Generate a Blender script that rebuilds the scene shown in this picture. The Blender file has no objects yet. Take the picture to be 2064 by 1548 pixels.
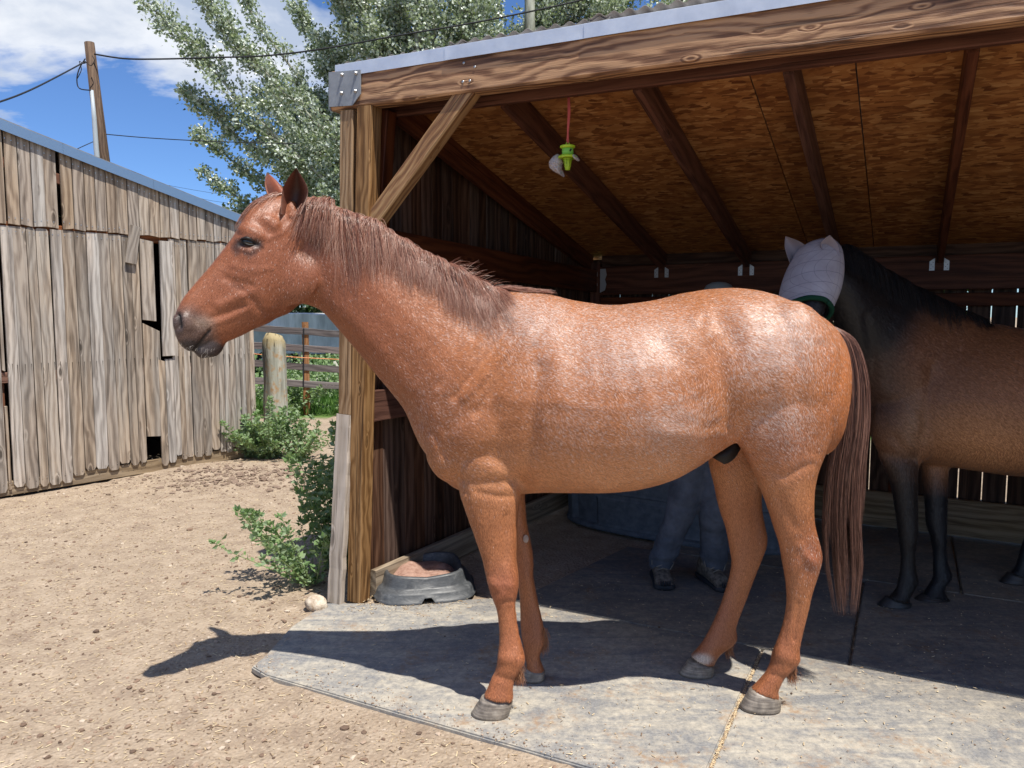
import bpy, bmesh, math, random
import numpy as np
from mathutils import Vector, Matrix
from mathutils.bvhtree import BVHTree
from mathutils import noise as mnoise
random.seed(7); RNG=np.random.default_rng(7)
sc=bpy.context.scene; COL=sc.collection
# ---------------------------------------------------------------- camera
F=1549.0; CX=1032.0; CY=774.0; TH=math.radians(5.09); CH=1.55
cd=bpy.data.cameras.new('camera'); cam=bpy.data.objects.new('camera',cd); COL.objects.link(cam)
cam.location=(0,0,CH); cam.rotation_euler=(math.pi/2-TH,0,0)
cd.sensor_width=36; cd.lens=F/2064*36; cd.clip_end=3000; cd.clip_start=.05
sc.camera=cam
# ---------------------------------------------------------------- light
SUN=Vector((.27,-.33,1)).normalized()          # direction towards the sun
sun_el=math.asin(SUN.z); sun_az=math.atan2(SUN.x,SUN.y)
w=bpy.data.worlds.new('World'); sc.world=w; w.use_nodes=True
EXPOSURE=.42
sc.view_settings.view_transform='Standard'; sc.view_settings.look='None'
sc.view_settings.gamma=1; sc.view_settings.use_curve_mapping=False; sc.view_settings.exposure=EXPOSURE
ld=bpy.data.lights.new('sun','SUN'); ld.energy=5.0; ld.angle=math.radians(.5); ld.color=(1,.95,.87)
so=bpy.data.objects.new('sun',ld); COL.objects.link(so); so.rotation_euler=SUN.to_track_quat('Z','Y').to_euler()
so.location=(0,0,30)
# ---------------------------------------------------------------- node helper
class NT:
    def __init__(s,tree): s.t=tree; s.n=tree.nodes; s.l=tree.links
    def node(s,typ,**kw):
        nd=s.n.new(typ)
        for k,v in kw.items(): setattr(nd,k,v)
        return nd
    def set(s,sock,v):
        if v is None: return
        if isinstance(v,bpy.types.NodeSocket): s.l.new(v,sock)
        else:
            if hasattr(sock.default_value,'__len__') and not hasattr(v,'__len__'): v=(v,)*len(sock.default_value)
            if hasattr(v,'__len__') and len(sock.default_value)==4 and len(v)==3: v=(*v,1)
            sock.default_value=v
    def math(s,op,a,b=None,c=None,clamp=False):
        nd=s.node('ShaderNodeMath',operation=op,use_clamp=clamp)
        for i,v in enumerate((a,b,c)):
            if v is not None: s.set(nd.inputs[i],v)
        return nd.outputs[0]
    def vmath(s,op,a,b=None):
        nd=s.node('ShaderNodeVectorMath',operation=op); s.set(nd.inputs[0],a)
        if b is not None: s.set(nd.inputs[1],b)
        return nd.outputs[0]
    def map(s,vec,scale=(1,1,1),loc=(0,0,0),rot=(0,0,0)):
        nd=s.node('ShaderNodeMapping'); s.set(nd.inputs[0],vec); nd.inputs[1].default_value=loc
        nd.inputs[2].default_value=rot; nd.inputs[3].default_value=scale; return nd.outputs[0]
    def noise(s,vec,scale=5,detail=4,rough=.55,dist=0,color=False):
        nd=s.node('ShaderNodeTexNoise'); s.set(nd.inputs['Vector'],vec); s.set(nd.inputs['Scale'],scale)
        nd.inputs['Detail'].default_value=detail; nd.inputs['Roughness'].default_value=rough; nd.inputs['Distortion'].default_value=dist
        return nd.outputs['Color' if color else 'Fac']
    def voro(s,vec,scale=5,feature='F1',out='Distance',rand=1):
        nd=s.node('ShaderNodeTexVoronoi',feature=feature); s.set(nd.inputs['Vector'],vec); s.set(nd.inputs['Scale'],scale)
        nd.inputs['Randomness'].default_value=rand
        return nd.outputs[out]
    def ramp(s,fac,stops,interp='LINEAR'):
        nd=s.node('ShaderNodeValToRGB'); cr=nd.color_ramp; cr.interpolation=interp
        while len(cr.elements)<len(stops): cr.elements.new(.5)
        for e,(p,c) in zip(cr.elements,stops):
            e.position=p; e.color=(c,c,c,1) if not hasattr(c,'__len__') else (*c[:3],1)
        s.set(nd.inputs[0],fac); return nd.outputs[0]
    def rng(s,v,a,b,c=0,d=1):
        nd=s.node('ShaderNodeMapRange'); s.set(nd.inputs[0],v)
        for i,x in enumerate((a,b,c,d)): s.set(nd.inputs[i+1],x)
        return nd.outputs[0]
    def mix(s,f,a,b,mode='MIX'):
        nd=s.node('ShaderNodeMix',data_type='RGBA',blend_type=mode); s.set(nd.inputs[0],f); s.set(nd.inputs[6],a); s.set(nd.inputs[7],b)
        return nd.outputs[2]
    def coord(s,which='Object'): return s.node('ShaderNodeTexCoord').outputs[which]
    def bump(s,h,strength=.3,dist=.01,normal=None):
        nd=s.node('ShaderNodeBump'); s.set(nd.inputs['Height'],h); nd.inputs['Strength'].default_value=strength; nd.inputs['Distance'].default_value=dist
        if normal is not None: s.set(nd.inputs['Normal'],normal)
        return nd.outputs[0]
    def attr(s,name,out='Color'):
        return s.node('ShaderNodeAttribute',attribute_name=name).outputs[out]
def material(name,color=None,rough=.7,spec=.3,metal=0,build=None,**kw):
    m=bpy.data.materials.new(name); m.use_nodes=True; T=NT(m.node_tree); b=m.node_tree.nodes['Principled BSDF']
    if color is not None: T.set(b.inputs['Base Color'],color)
    b.inputs['Roughness'].default_value=rough; b.inputs['Specular IOR Level'].default_value=spec; b.inputs['Metallic'].default_value=metal
    for k,v in kw.items(): b.inputs[k.replace('_',' ')].default_value=v
    if build: build(T,b)
    return m
# ---------------------------------------------------------------- world: nishita sky with cumulus
T=NT(w.node_tree); bg=w.node_tree.nodes['Background']
sky=T.node('ShaderNodeTexSky',sky_type='NISHITA'); sky.sun_disc=False; sky.sun_elevation=sun_el; sky.sun_rotation=sun_az
sky.altitude=1600; sky.air_density=1.0; sky.dust_density=.35; sky.ozone_density=2.5
g=T.coord('Generated'); nrm=T.vmath('NORMALIZE',g)
sep=T.node('ShaderNodeSeparateXYZ'); T.set(sep.inputs[0],nrm)
zz=T.math('MAXIMUM',sep.outputs[2],.03); zz2=T.math('ADD',zz,.22)
comb=T.node('ShaderNodeCombineXYZ'); T.set(comb.inputs[0],T.math('DIVIDE',sep.outputs[0],zz2)); T.set(comb.inputs[1],T.math('DIVIDE',sep.outputs[1],zz2)); comb.inputs[2].default_value=8.8
n1=T.noise(comb.outputs[0],1.15,9,.56,.25)
n2=T.noise(T.vmath('ADD',comb.outputs[0],(.06,-.05,.0)),1.15,9,.56,.25)
cl=T.ramp(n1,[(0,0),(.497,0),(.545,.9),(.6,1),(1,1)])
shade=T.rng(T.math('SUBTRACT',n1,n2),-.05,.05,1.0,.05)
fade=T.rng(sep.outputs[2],.0,.12,0,1)
cl=T.math('MULTIPLY',cl,fade,clamp=True)
ccol=T.mix(shade,(4.3,5.1,6.6),(8.2,8.5,9.0))
skyc=T.mix(1,sky.outputs[0],(.78,1.03,1.38),'MULTIPLY')
T.set(bg.inputs[0],T.mix(cl,skyc,ccol)); bg.inputs[1].default_value=.085
# ---------------------------------------------------------------- geometry helpers
ct,st=math.cos(TH),math.sin(TH)
def ray(px,py):
    x=(px-CX)/F; y=(CY-py)/F
    return Vector((x, ct+y*st, y*ct-st))
O=Vector((0,0,CH))
def P(px,py,Y): r=ray(px,py); return O+r*(Y/r.y)
def G(px,py,z=0.0): r=ray(px,py); return O+r*((z-CH)/r.z)
def PL(px,py,p0,n): r=ray(px,py); return O+r*(((p0-O).dot(n))/r.dot(n))
def proj(v):  # numpy Nx3 -> px
    d=np.asarray(v)-np.array((0,0,CH)); zc=d[:,1]*ct-d[:,2]*st; yc=d[:,1]*st+d[:,2]*ct
    return np.stack([CX+F*d[:,0]/zc, CY-F*yc/zc],1)
def props(o,label=None,cat=None,group=None,kind=None):
    if label: o['label']=label
    if cat: o['category']=cat
    if group: o['group']=group
    if kind: o['kind']=kind
    return o
def empty(name,loc=(0,0,0),label=None,cat=None,group=None):
    o=bpy.data.objects.new(name,None); COL.objects.link(o); o.location=loc; o.empty_display_size=.1
    return props(o,label,cat,group)
def place(o,parent,M=None):
    """put o in the world with matrix M, under parent (parents are unrotated)"""
    M=M or Matrix.Identity(4)
    if parent:
        o.parent=parent; q=parent; L=Vector((0,0,0)); R=Matrix.Identity(4)
        R=wm(parent)
        o.matrix_basis=R.inverted()@M
    else: o.matrix_basis=M
    return o
def wm(o):
    M=o.matrix_basis.copy()
    while o.parent: o=o.parent; M=o.matrix_basis@M
    return M
def meshobj(name,verts,faces,mat,parent=None,M=None,smooth=False):
    me=bpy.data.meshes.new(name); me.from_pydata([tuple(v) for v in verts],[],faces); me.update()
    if smooth: me.polygons.foreach_set('use_smooth',[True]*len(me.polygons))
    if mat: me.materials.append(mat)
    o=bpy.data.objects.new(name,me); COL.objects.link(o); place(o,parent,M); return o
def npmesh(name,V,Fq,mat,parent=None,smooth=True,M=None):
    """fast mesh from numpy arrays, faces all same size"""
    me=bpy.data.meshes.new(name); V=np.asarray(V,np.float32); Fq=np.asarray(Fq,np.int32); k=Fq.shape[1]
    me.vertices.add(len(V)); me.vertices.foreach_set('co',V.ravel()); me.loops.add(Fq.size); me.loops.foreach_set('vertex_index',Fq.ravel())
    me.polygons.add(len(Fq)); me.polygons.foreach_set('loop_start',np.arange(0,Fq.size,k,dtype=np.int32))
    me.polygons.foreach_set('loop_total',np.full(len(Fq),k,np.int32)); me.polygons.foreach_set('use_smooth',np.full(len(Fq),smooth))
    me.update(calc_edges=True); me.validate()
    if mat: me.materials.append(mat)
    o=bpy.data.objects.new(name,me); COL.objects.link(o); place(o,parent,M); return o
def attr_set(o,name,arr,typ='FLOAT'):
    a=o.data.attributes.new(name,typ,'POINT')
    if typ=='FLOAT': a.data.foreach_set('value',np.asarray(arr,np.float32))
    else:
        arr=np.asarray(arr,np.float32); 
        if arr.shape[1]==3: arr=np.concatenate([arr,np.ones((len(arr),1),np.float32)],1)
        a.data.foreach_set('color',arr.ravel())
def frame(A,B,up=Vector((0,0,1))):
    x=(B-A).normalized(); z=(up-x*up.dot(x))
    if z.length<1e-4: z=Vector((0,1,0))-x*x.y
    z.normalize(); y=z.cross(x)
    return Matrix(((x.x,y.x,z.x,A.x),(x.y,y.y,z.y,A.y),(x.z,y.z,z.z,A.z),(0,0,0,1)))
def boxmesh(L,W,H,ch=.004,jit=0,segs=1,bow=0):
    """chamfered box, local x = length 0..L, y,z centred"""
    ch=min(ch,W*.3,H*.3)
    prof=[(-W/2+ch,-H/2),(W/2-ch,-H/2),(W/2,-H/2+ch),(W/2,H/2-ch),(W/2-ch,H/2),(-W/2+ch,H/2),(-W/2,H/2-ch),(-W/2,-H/2+ch)]
    V=[];Fs=[]
    for i in range(segs+1):
        t=i/segs
        jy=random.uniform(-jit,jit); jz=random.uniform(-jit,jit); b=bow*4*t*(1-t)
        for (y,z) in prof: V.append((L*t,y+jy,z+jz*.5+b))
    n=8
    for i in range(segs):
        for j in range(n): a=i*n+j; b2=i*n+(j+1)%n; Fs.append((a,a+n,b2+n,b2))
    Fs.append(tuple(range(n))); Fs.append(tuple(segs*n+j for j in reversed(range(n))))
    Fs=[tuple(reversed(f)) for f in Fs]
    return V,Fs
def plank(name,A,B,W,H,mat,parent,up=Vector((0,0,1)),ch=.004,jit=0,segs=1,bow=0):
    """W across (local y), H along up"""
    A=Vector(A);B=Vector(B); V,Fs=boxmesh((B-A).length,W,H,ch,jit,segs,bow)
    return meshobj(name,V,Fs,mat,parent,frame(A,B,up))
def tube(pts,radii,n=8,cap=True):
    pts=[Vector(p) for p in pts]; V=[];Fs=[]
    if not hasattr(radii,'__len__'): radii=[radii]*len(pts)
    prev=None
    for i,p in enumerate(pts):
        d=(pts[min(i+1,len(pts)-1)]-pts[max(i-1,0)]).normalized()
        if prev is None: u=d.orthogonal().normalized()
        else: u=(prev-d*prev.dot(d)).normalized()
        prev=u; v=d.cross(u)
        for j in range(n):
            a=2*math.pi*j/n; V.append(p+(u*math.cos(a)+v*math.sin(a))*radii[i])
    for i in range(len(pts)-1):
        for j in range(n):
            a=i*n+j;b=i*n+(j+1)%n; Fs.append((a,b,b+n,a+n))
    if cap: Fs.append(tuple(reversed(range(n)))); Fs.append(tuple((len(pts)-1)*n+j for j in range(n)))
    return V,Fs
def tubeobj(name,pts,radii,mat,parent=None,n=8):
    V,Fs=tube(pts,radii,n); return meshobj(name,V,Fs,mat,parent,None,True)
def merge(parts):
    V=[];Fs=[]
    for v,f in parts:
        o=len(V); V+=[tuple(q) for q in v]; Fs+=[tuple(i+o for i in q) for q in f]
    return V,Fs
def lathe(profile,n=24,close=True):
    V=[];Fs=[]
    for r,z in profile:
        for j in range(n): a=2*math.pi*j/n; V.append((r*math.cos(a),r*math.sin(a),z))
    for i in range(len(profile)-1):
        for j in range(n): a=i*n+j;b=i*n+(j+1)%n; Fs.append((a,b,b+n,a+n))
    if close: Fs.append(tuple(reversed(range(n)))); Fs.append(tuple((len(profile)-1)*n+j for j in range(n)))
    return V,Fs
def catmull(a,k):
    """a: Nxd array -> interpolated"""
    a=np.asarray(a,float); n=len(a); out=[]
    for i in range(n-1):
        p0=a[max(i-1,0)];p1=a[i];p2=a[i+1];p3=a[min(i+2,n-1)]
        for t in np.arange(k)/k:
            out.append(.5*((2*p1)+(-p0+p2)*t+(2*p0-5*p1+4*p2-p3)*t*t+(-p0+3*p1-3*p2+p3)*t**3))
    out.append(a[-1]); return np.array(out)
def loft(stations,n=28,k=4):
    """stations: list of (A,B,w,expo,pinch,lat) A,B = ends of the in-plane axis, w half width, lat = lateral unit"""
    rows=[]
    for s in stations:
        A,B,w_=s[0],s[1],s[2]; ex=s[3] if len(s)>3 else 2.0; pk=s[4] if len(s)>4 else 0.0
        lat=s[5] if len(s)>5 else Vector((0,1,0))
        c=(A+B)/2;u=(A-B)/2; rows.append([*c,*u,w_,ex,pk,*lat])
    R=catmull(rows,k); V=[];Fs=[]
    for r in R:
        c=r[:3];u=r[3:6];w_,ex,pk=r[6:9];lat=r[9:12]/np.linalg.norm(r[9:12])
        for j in range(n):
            a=2*math.pi*j/n; ca,sa=math.cos(a),math.sin(a)
            cu=math.copysign(abs(ca)**(2/ex),ca); su=math.copysign(abs(sa)**(2/ex),sa)
            ww=w_*(1-pk*max(0,cu)) if pk>=0 else w_*(1+pk*max(0,-cu))
            V.append(c+u*cu+lat*su*ww)
    m=len(R)
    for i in range(m-1):
        for j in range(n): a=i*n+j;b=i*n+(j+1)%n; Fs.append((a,b,b+n,a+n))
    Fs.append(tuple(reversed(range(n)))); Fs.append(tuple((m-1)*n+j for j in range(n)))
    # orientation check is left to recalc
    return V,Fs
def ellipsoid(c,r,n=14,rot=None):
    V=[];Fs=[];c=Vector(c)
    for i in range(n+1):
        ph=math.pi*i/n
        for j in range(2*n):
            a=math.pi*j/n; v=Vector((r[0]*math.sin(ph)*math.cos(a),r[1]*math.sin(ph)*math.sin(a),r[2]*math.cos(ph)))
            if rot: v=rot@v
            V.append(c+v)
    for i in range(n):
        for j in range(2*n): a=i*2*n+j;b=i*2*n+(j+1)%(2*n); Fs.append((a,a+2*n,b+2*n,b))
    return V,Fs
def remeshed(name,parts,voxel,smooth_it,mat,parent=None,smooth_f=.5):
    """voxel union of closed lofts as one continuous mesh"""
    V,Fs=merge(parts)
    bm=bmesh.new(); me=bpy.data.meshes.new('tmp'); me.from_pydata(V,[],Fs); bm.from_mesh(me)
    bmesh.ops.remove_doubles(bm,verts=bm.verts,dist=1e-5); bmesh.ops.recalc_face_normals(bm,faces=bm.faces); bm.to_mesh(me); bm.free()
    o=bpy.data.objects.new('tmp',me); COL.objects.link(o)
    m=o.modifiers.new('r','REMESH'); m.mode='VOXEL'; m.voxel_size=voxel
    m=o.modifiers.new('s','SMOOTH'); m.factor=smooth_f; m.iterations=smooth_it
    dg=bpy.context.evaluated_depsgraph_get(); me2=bpy.data.meshes.new_from_object(o.evaluated_get(dg))
    bpy.data.objects.remove(o); bpy.data.meshes.remove(me); me2.name=name
    me2.materials.clear(); me2.materials.append(mat); me2.polygons.foreach_set('use_smooth',[True]*len(me2.polygons))
    r=bpy.data.objects.new(name,me2); COL.objects.link(r); place(r,parent)
    if parent:
        r.matrix_basis=Matrix.Identity(4); 
        L=wm(parent).inverted(); me2.transform(L)
    return r
def vget(o):
    me=o.data; a=np.empty(len(me.vertices)*3,np.float32); me.vertices.foreach_get('co',a); a=a.reshape(-1,3).astype(float)
    L=np.array(wm(o).translation); return a+L
def nget(o):
    me=o.data; a=np.empty(len(me.vertices)*3,np.float32); me.vertex_normals.foreach_get('vector',a); return a.reshape(-1,3).astype(float)
def vset(o,V):
    L=np.array(wm(o).translation); o.data.vertices.foreach_set('co',(V-L).astype(np.float32).ravel()); o.data.update()
def segdist(p,a,b):
    a=np.asarray(a,float);b=np.asarray(b,float);d=b-a; t=np.clip(((p-a)@d)/max(d@d,1e-9),0,1)
    return np.linalg.norm(p-(a+t[:,None]*d),axis=1),t
def polydist(p,pts):
    D=np.full(len(p),1e9)
    for i in range(len(pts)-1): D=np.minimum(D,segdist(p,pts[i],pts[i+1])[0])
    return D
def hair(name,paths,r0,mat,parent=None,n=3,taper=.25,rnd=None):
    """paths: S x K x 3 array of strand points -> one mesh of thin tapered tubes"""
    Pt=np.asarray(paths,float); S,K,_=Pt.shape
    d=np.gradient(Pt,axis=1); d/=np.linalg.norm(d,axis=2,keepdims=True)+1e-9
    ref=RNG.normal(size=(S,1,3)); u=np.cross(d,ref); u/=np.linalg.norm(u,axis=2,keepdims=True)+1e-9; v=np.cross(d,u)
    t=np.linspace(0,1,K)[None,:,None]; rr=r0*(np.ones((S,1,1)) if rnd is None else rnd[:,None,None])*(1-(1-taper)*t**1.5)
    rings=[Pt+rr*(u*math.cos(2*math.pi*j/n)+v*math.sin(2*math.pi*j/n)) for j in range(n)]
    V=np.stack(rings,2).reshape(-1,3)
    s=np.arange(S)[:,None,None]*K*n; k=np.arange(K-1)[None,:,None]*n; j=np.arange(n)[None,None,:]; j2=(j+1)%n
    Q=np.stack([s+k+j,s+k+j2,s+k+n+j2,s+k+n+j],-1).reshape(-1,4)
    if parent: V=V-np.array(wm(parent).translation)
    o=npmesh(name,V,Q,mat,None,True)
    if parent: o.parent=parent
    attr_set(o,'strand',np.repeat(RNG.random(S),K*n)); attr_set(o,'along',np.tile(np.repeat(np.linspace(0,1,K),n),S))
    return o
# ================================================================ ROAN HORSE
def coat_material(name,dark=False):
    def b(T,bs):
        co=T.coord('Object'); base=T.attr('coat'); roan=T.attr('roan','Fac'); dirt=T.attr('hairdir','Vector')
        # short hair: noise stretched along the lie of the hair (mostly back and down)
        m1=T.map(co,(1,1,1),rot=(0,math.radians(-38),0)); 
        f1=T.noise(T.map(m1,(70,100,230)),1,3,.7); f2=T.noise(T.map(m1,(150,200,520)),1,2,.6); patch=T.noise(co,6,4,.6)
        big=T.noise(co,2.2,3,.5)
        fleck=T.math('ADD',T.math('MULTIPLY',f1,.55),T.math('MULTIPLY',f2,.45))
        amt=T.math('MULTIPLY',roan,T.rng(patch,.3,.7,.6,1.35))
        th=T.math('SUBTRACT',.66,T.math('MULTIPLY',amt,.20))
        fl=T.rng(T.math('SUBTRACT',fleck,th),-.10,.13,0,1)
        fl=T.math('MULTIPLY',fl,T.math('MINIMUM',T.math('MULTIPLY',amt,1.4),.72),clamp=True)
        dk=T.mix(T.rng(f1,.35,.65,.0,.7),base,T.mix(1,base,(.55,.45,.42),'MULTIPLY'))
        dk=T.mix(T.rng(big,.35,.65,0,.30),dk,T.mix(1,base,(.80,.62,.5),'MULTIPLY'))
        c=T.mix(fl,dk,(.60,.42,.34) if not dark else (.10,.07,.05))
        T.set(bs.inputs['Base Color'],c)
        T.set(bs.inputs['Roughness'],T.rng(f1,.3,.7,.40,.60))
        h=T.math('ADD',T.math('MULTIPLY',f1,.6),T.math('MULTIPLY',f2,.4))
        T.set(bs.inputs['Normal'],T.bump(h,.30,.006,T.bump(T.noise(T.map(m1,(14,14,26)),1,3,.6),.18,.012)))
        bs.inputs['Sheen Weight'].default_value=.3; bs.inputs['Sheen Roughness'].default_value=.35; bs.inputs['Sheen Tint'].default_value=(1,.8,.7,1)
    return material(name,(.3,.1,.05),.45,.40 if not dark else .35,build=b)
M_coat=coat_material('roan_coat')
M_coat_dark=coat_material('bay_coat',True)
def hair_material(name,c1,c2,c3,rough=.35,spec=.6):
    def b(T,bs):
        s=T.attr('strand','Fac'); al=T.attr('along','Fac')
        c=T.ramp(s,[(0,c1),(.5,c2),(1,c3)])
        T.set(bs.inputs['Base Color'],c); T.set(bs.inputs['Roughness'],T.rng(s,0,1,rough-.06,rough+.12))
    return material(name,c2,rough,spec,build=b)
M_mane=hair_material('mane_hair',(.12,.042,.028),(.37,.155,.095),(.60,.40,.31),.30,.7)
M_tail=hair_material('tail_hair',(.03,.015,.013),(.12,.048,.034),(.32,.17,.12),.34,.7)
M_feather=hair_material('fetlock_hair',(.20,.07,.03),(.36,.15,.07),(.45,.25,.14),.4,.4)
def hoofm(T,bs):
    co=T.coord('Object'); w_=T.noise(T.map(co,(6,6,140)),1,3,.6); n=T.noise(co,30,4,.6)
    c=T.ramp(T.math('ADD',T.math('MULTIPLY',w_,.5),T.math('MULTIPLY',n,.5)),[(.32,(.06,.05,.042)),(.5,(.19,.16,.13)),(.66,(.36,.31,.25))])
    T.set(bs.inputs['Base Color'],c); T.set(bs.inputs['Normal'],T.bump(w_,.35,.004))
M_hoof=material('hoof_horn',(.2,.17,.14),.42,.45,build=hoofm)
M_hoof_dark=material('dark_hoof_horn',(.03,.028,.028),.4,.4)
M_eye=material('eye',(.006,.004,.003),.07,.5,Coat_Weight=.3)
M_black_skin=material('dark_skin',(.014,.011,.010),.5,.3)
M_inner=material('nostril_dark',(.006,.004,.004),.8,.1)

MIDF,MIDH=3.03,3.06
def headY(px): return float(np.interp(px,[350,470,600,700,850,1000],[2.74,2.85,2.965,3.0,3.03,3.04]))
HLAT=Vector((-(2.965-2.74),  (P(600,400,2.965)-P(350,650,2.74)).x*1.0,0)); HLAT=Vector((-.28,.96,0)).normalized()
def hp(px,py): return P(px,py,headY(px))
def S(a,b,w,ex=2.0,pk=0.0,lat=None,Y=None):
    A=P(a[0],a[1],Y) if Y else hp(*a); B=P(b[0],b[1],Y) if Y else hp(*b)
    return (A,B,w,ex,pk,lat or Vector((0,1,0)))
parts=[]
# torso, tail end to chest (top, bottom)
TY=3.045
torso=[((1702,716),(1698,800),.055,2.0),((1688,676),(1688,840),.13,2.1),((1662,646),(1672,893),.195,2.15),((1625,624),(1648,915),.24,2.2),((1580,603),(1600,900),.268,2.25),
 ((1530,587),(1545,885),.285,2.3),((1480,581),(1490,880),.29,2.3),((1425,584),(1440,908),.285,2.2),((1373,592),(1385,946),.295,2.1),((1334,602),(1340,968),.31,2.1),
 ((1280,611),(1280,983),.325,2.1),((1220,615),(1220,989),.325,2.1),((1160,606),(1150,990),.31,2.1),((1105,593),(1095,990),.285,2.1),((1052,588),(1050,994),.255,2.05),
 ((1000,588),(1000,1000),.225,2.05),((950,610),(955,996),.20,2.1),((905,680),(915,980),.185,2.1),((868,770),(884,952),.16,2.0),((848,830),(862,915),.09,2.0)]
parts.append(loft([S(a,b,w_,ex,.28 if 940<a[0]<1180 else (.1 if a[0]>1180 else 0),Y=TY) for a,b,w_,ex in torso],36,4))
# neck: crest side, throat side
neck=[((588,398),(600,612),.060),((625,402),(625,616),.072),((665,416),(650,628),.083),((715,434),(676,657),.092),((775,462),(709,695),.102),((832,500),(750,745),.115),
 ((884,528),(791,794),.135),((935,556),(818,830),.155),((985,580),(836,872),.175),((1040,590),(870,925),.20),((1100,600),(960,985),.22)]
parts.append(loft([S(a,b,w_,2.15,.38) for a,b,w_ in neck],30,4))
# head: face line, jaw line
head=[((612,398),(634,470),.035),((592,394),(632,540),.062),((565,392),(612,600),.078),((540,396),(585,630),.086),((515,411),(560,641),.090),((493,437),(540,652),.092),((474,470),(515,662),.082),
 ((452,500),(492,674),.068),((425,533),(470,684),.058),((400,563),(452,690),.053),((378,590),(436,690),.052),((362,614),(420,693),.054),((352,638),(408,697),.053),((351,658),(398,704),.048),((356,680),(388,709),.040),((364,696),(380,708),.024)]
parts.append(loft([S(a,b,w_,2.35 if i>4 else 2.1,.12 if i>5 else 0,HLAT) for i,(a,b,w_) in enumerate(head)],30,4))
# lower lip and chin
lip=[((436,668),(455,690),.030),((420,678),(450,703),.033),((408,690),(440,716),.034),((398,702),(424,720),.033),((391,708),(404,723),.024)]
parts.append(loft([S(a,b,w_,2.2,0,HLAT) for a,b,w_ in lip],18,4))
# jowl discs, brow
def E(px,py,lat,r,tilt=0):
    c=hp(px,py)+HLAT*lat; return ellipsoid(c,r,12,Matrix.Rotation(math.radians(tilt),3,'Y'))
for s in (-1,1):
    parts.append(E(583,560,s*.052,(.112,.036,.105)))
    parts.append(E(508,474,s*.062,(.052,.026,.032),25))
    parts.append(E(540,455,s*.055,(.050,.03,.040),25))
    parts.append(E(374,650,s*.034,(.036,.022,.042),-20))
# legs: (front, back, half width)
def leg(st,Y0,Y1,wid,n=20):
    m=len(st); return loft([(P(a[0],a[1],Y0+(Y1-Y0)*i/(m-1)),P(b[0],b[1],Y0+(Y1-Y0)*i/(m-1)),wid[i],2.15,0,Vector((0,1,0))) for i,(a,b) in enumerate(st)],n,4)
nf=[((945,850),(1020,840)),((918,920),(1050,900)),((925,985),(1052,962)),((934,1016),(1048,1005)),((945,1050),(1044,1050)),((957,1082),(1042,1085)),((970,1122),(1041,1123)),((979,1160),(1046,1163)),((988,1195),(1044,1190)),
    ((999,1222),(1039,1216)),((1004,1250),(1042,1250)),((1006,1282),(1047,1280)),((1004,1315),(1055,1310)),((1000,1345),(1058,1335)),((990,1368),(1040,1365)),((980,1392),(1034,1388)),((974,1402),(1036,1410))]
nfw=[.03,.085,.086,.078,.066,.056,.050,.050,.047,.035,.030,.030,.038,.040,.036,.040,.045]
parts.append(leg(nf,2.945,2.865,nfw))
ff=[((940,870),(1050,860)),((975,940),(1056,930)),((1000,1000),(1058,1000)),((1014,1050),(1062,1050)),((1026,1094),(1070,1094)),((1034,1130),(1075,1130)),((1042,1160),(1075,1160)),
    ((1046,1190),(1080,1190)),((1048,1225),(1088,1225)),((1049,1262),(1096,1262)),((1054,1295),(1098,1292)),((1058,1322),(1088,1320)),((1062,1345),(1094,1342)),((1056,1352),(1098,1356))]
ffw=[.10,.085,.066,.056,.048,.046,.045,.034,.029,.032,.038,.034,.038,.043]
parts.append(leg(ff,3.17,3.17,ffw))
nh=[((1478,760),(1690,755)),((1480,815),(1692,815)),((1480,868),(1680,866)),((1500,912),(1660,915)),((1522,958),(1644,960)),((1540,1002),(1639,1002)),((1556,1050),(1640,1050)),((1570,1095),(1650,1092)),((1577,1130),(1656,1122)),
    ((1583,1165),(1648,1158)),((1586,1200),(1636,1196)),((1583,1235),(1627,1235)),((1573,1275),(1618,1272)),((1561,1308),(1611,1306)),((1553,1338),(1608,1334)),((1540,1362),(1580,1366)),((1523,1382),(1568,1392)),((1513,1388),(1573,1406))]
nhw=[.11,.125,.115,.10,.085,.074,.062,.053,.050,.045,.037,.034,.034,.038,.040,.037,.041,.046]
parts.append(leg(nh,2.90,2.92,nhw))
fh=[((1418,800),(1560,820)),((1424,880),(1556,880)),((1430,935),(1546,940)),((1440,980),(1536,985)),((1449,1022),(1534,1022)),((1462,1062),(1542,1062)),((1470,1100),(1546,1092)),((1474,1138),(1534,1130)),
    ((1466,1178),(1517,1172)),((1450,1225),(1500,1220)),((1430,1270),(1484,1262)),((1415,1295),(1484,1292)),((1400,1314),(1452,1318)),((1392,1322),(1438,1342))]
fhw=[.10,.10,.088,.074,.062,.052,.048,.044,.036,.032,.034,.038,.037,.044]
parts.append(leg(fh,3.20,3.21,fhw))
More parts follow.
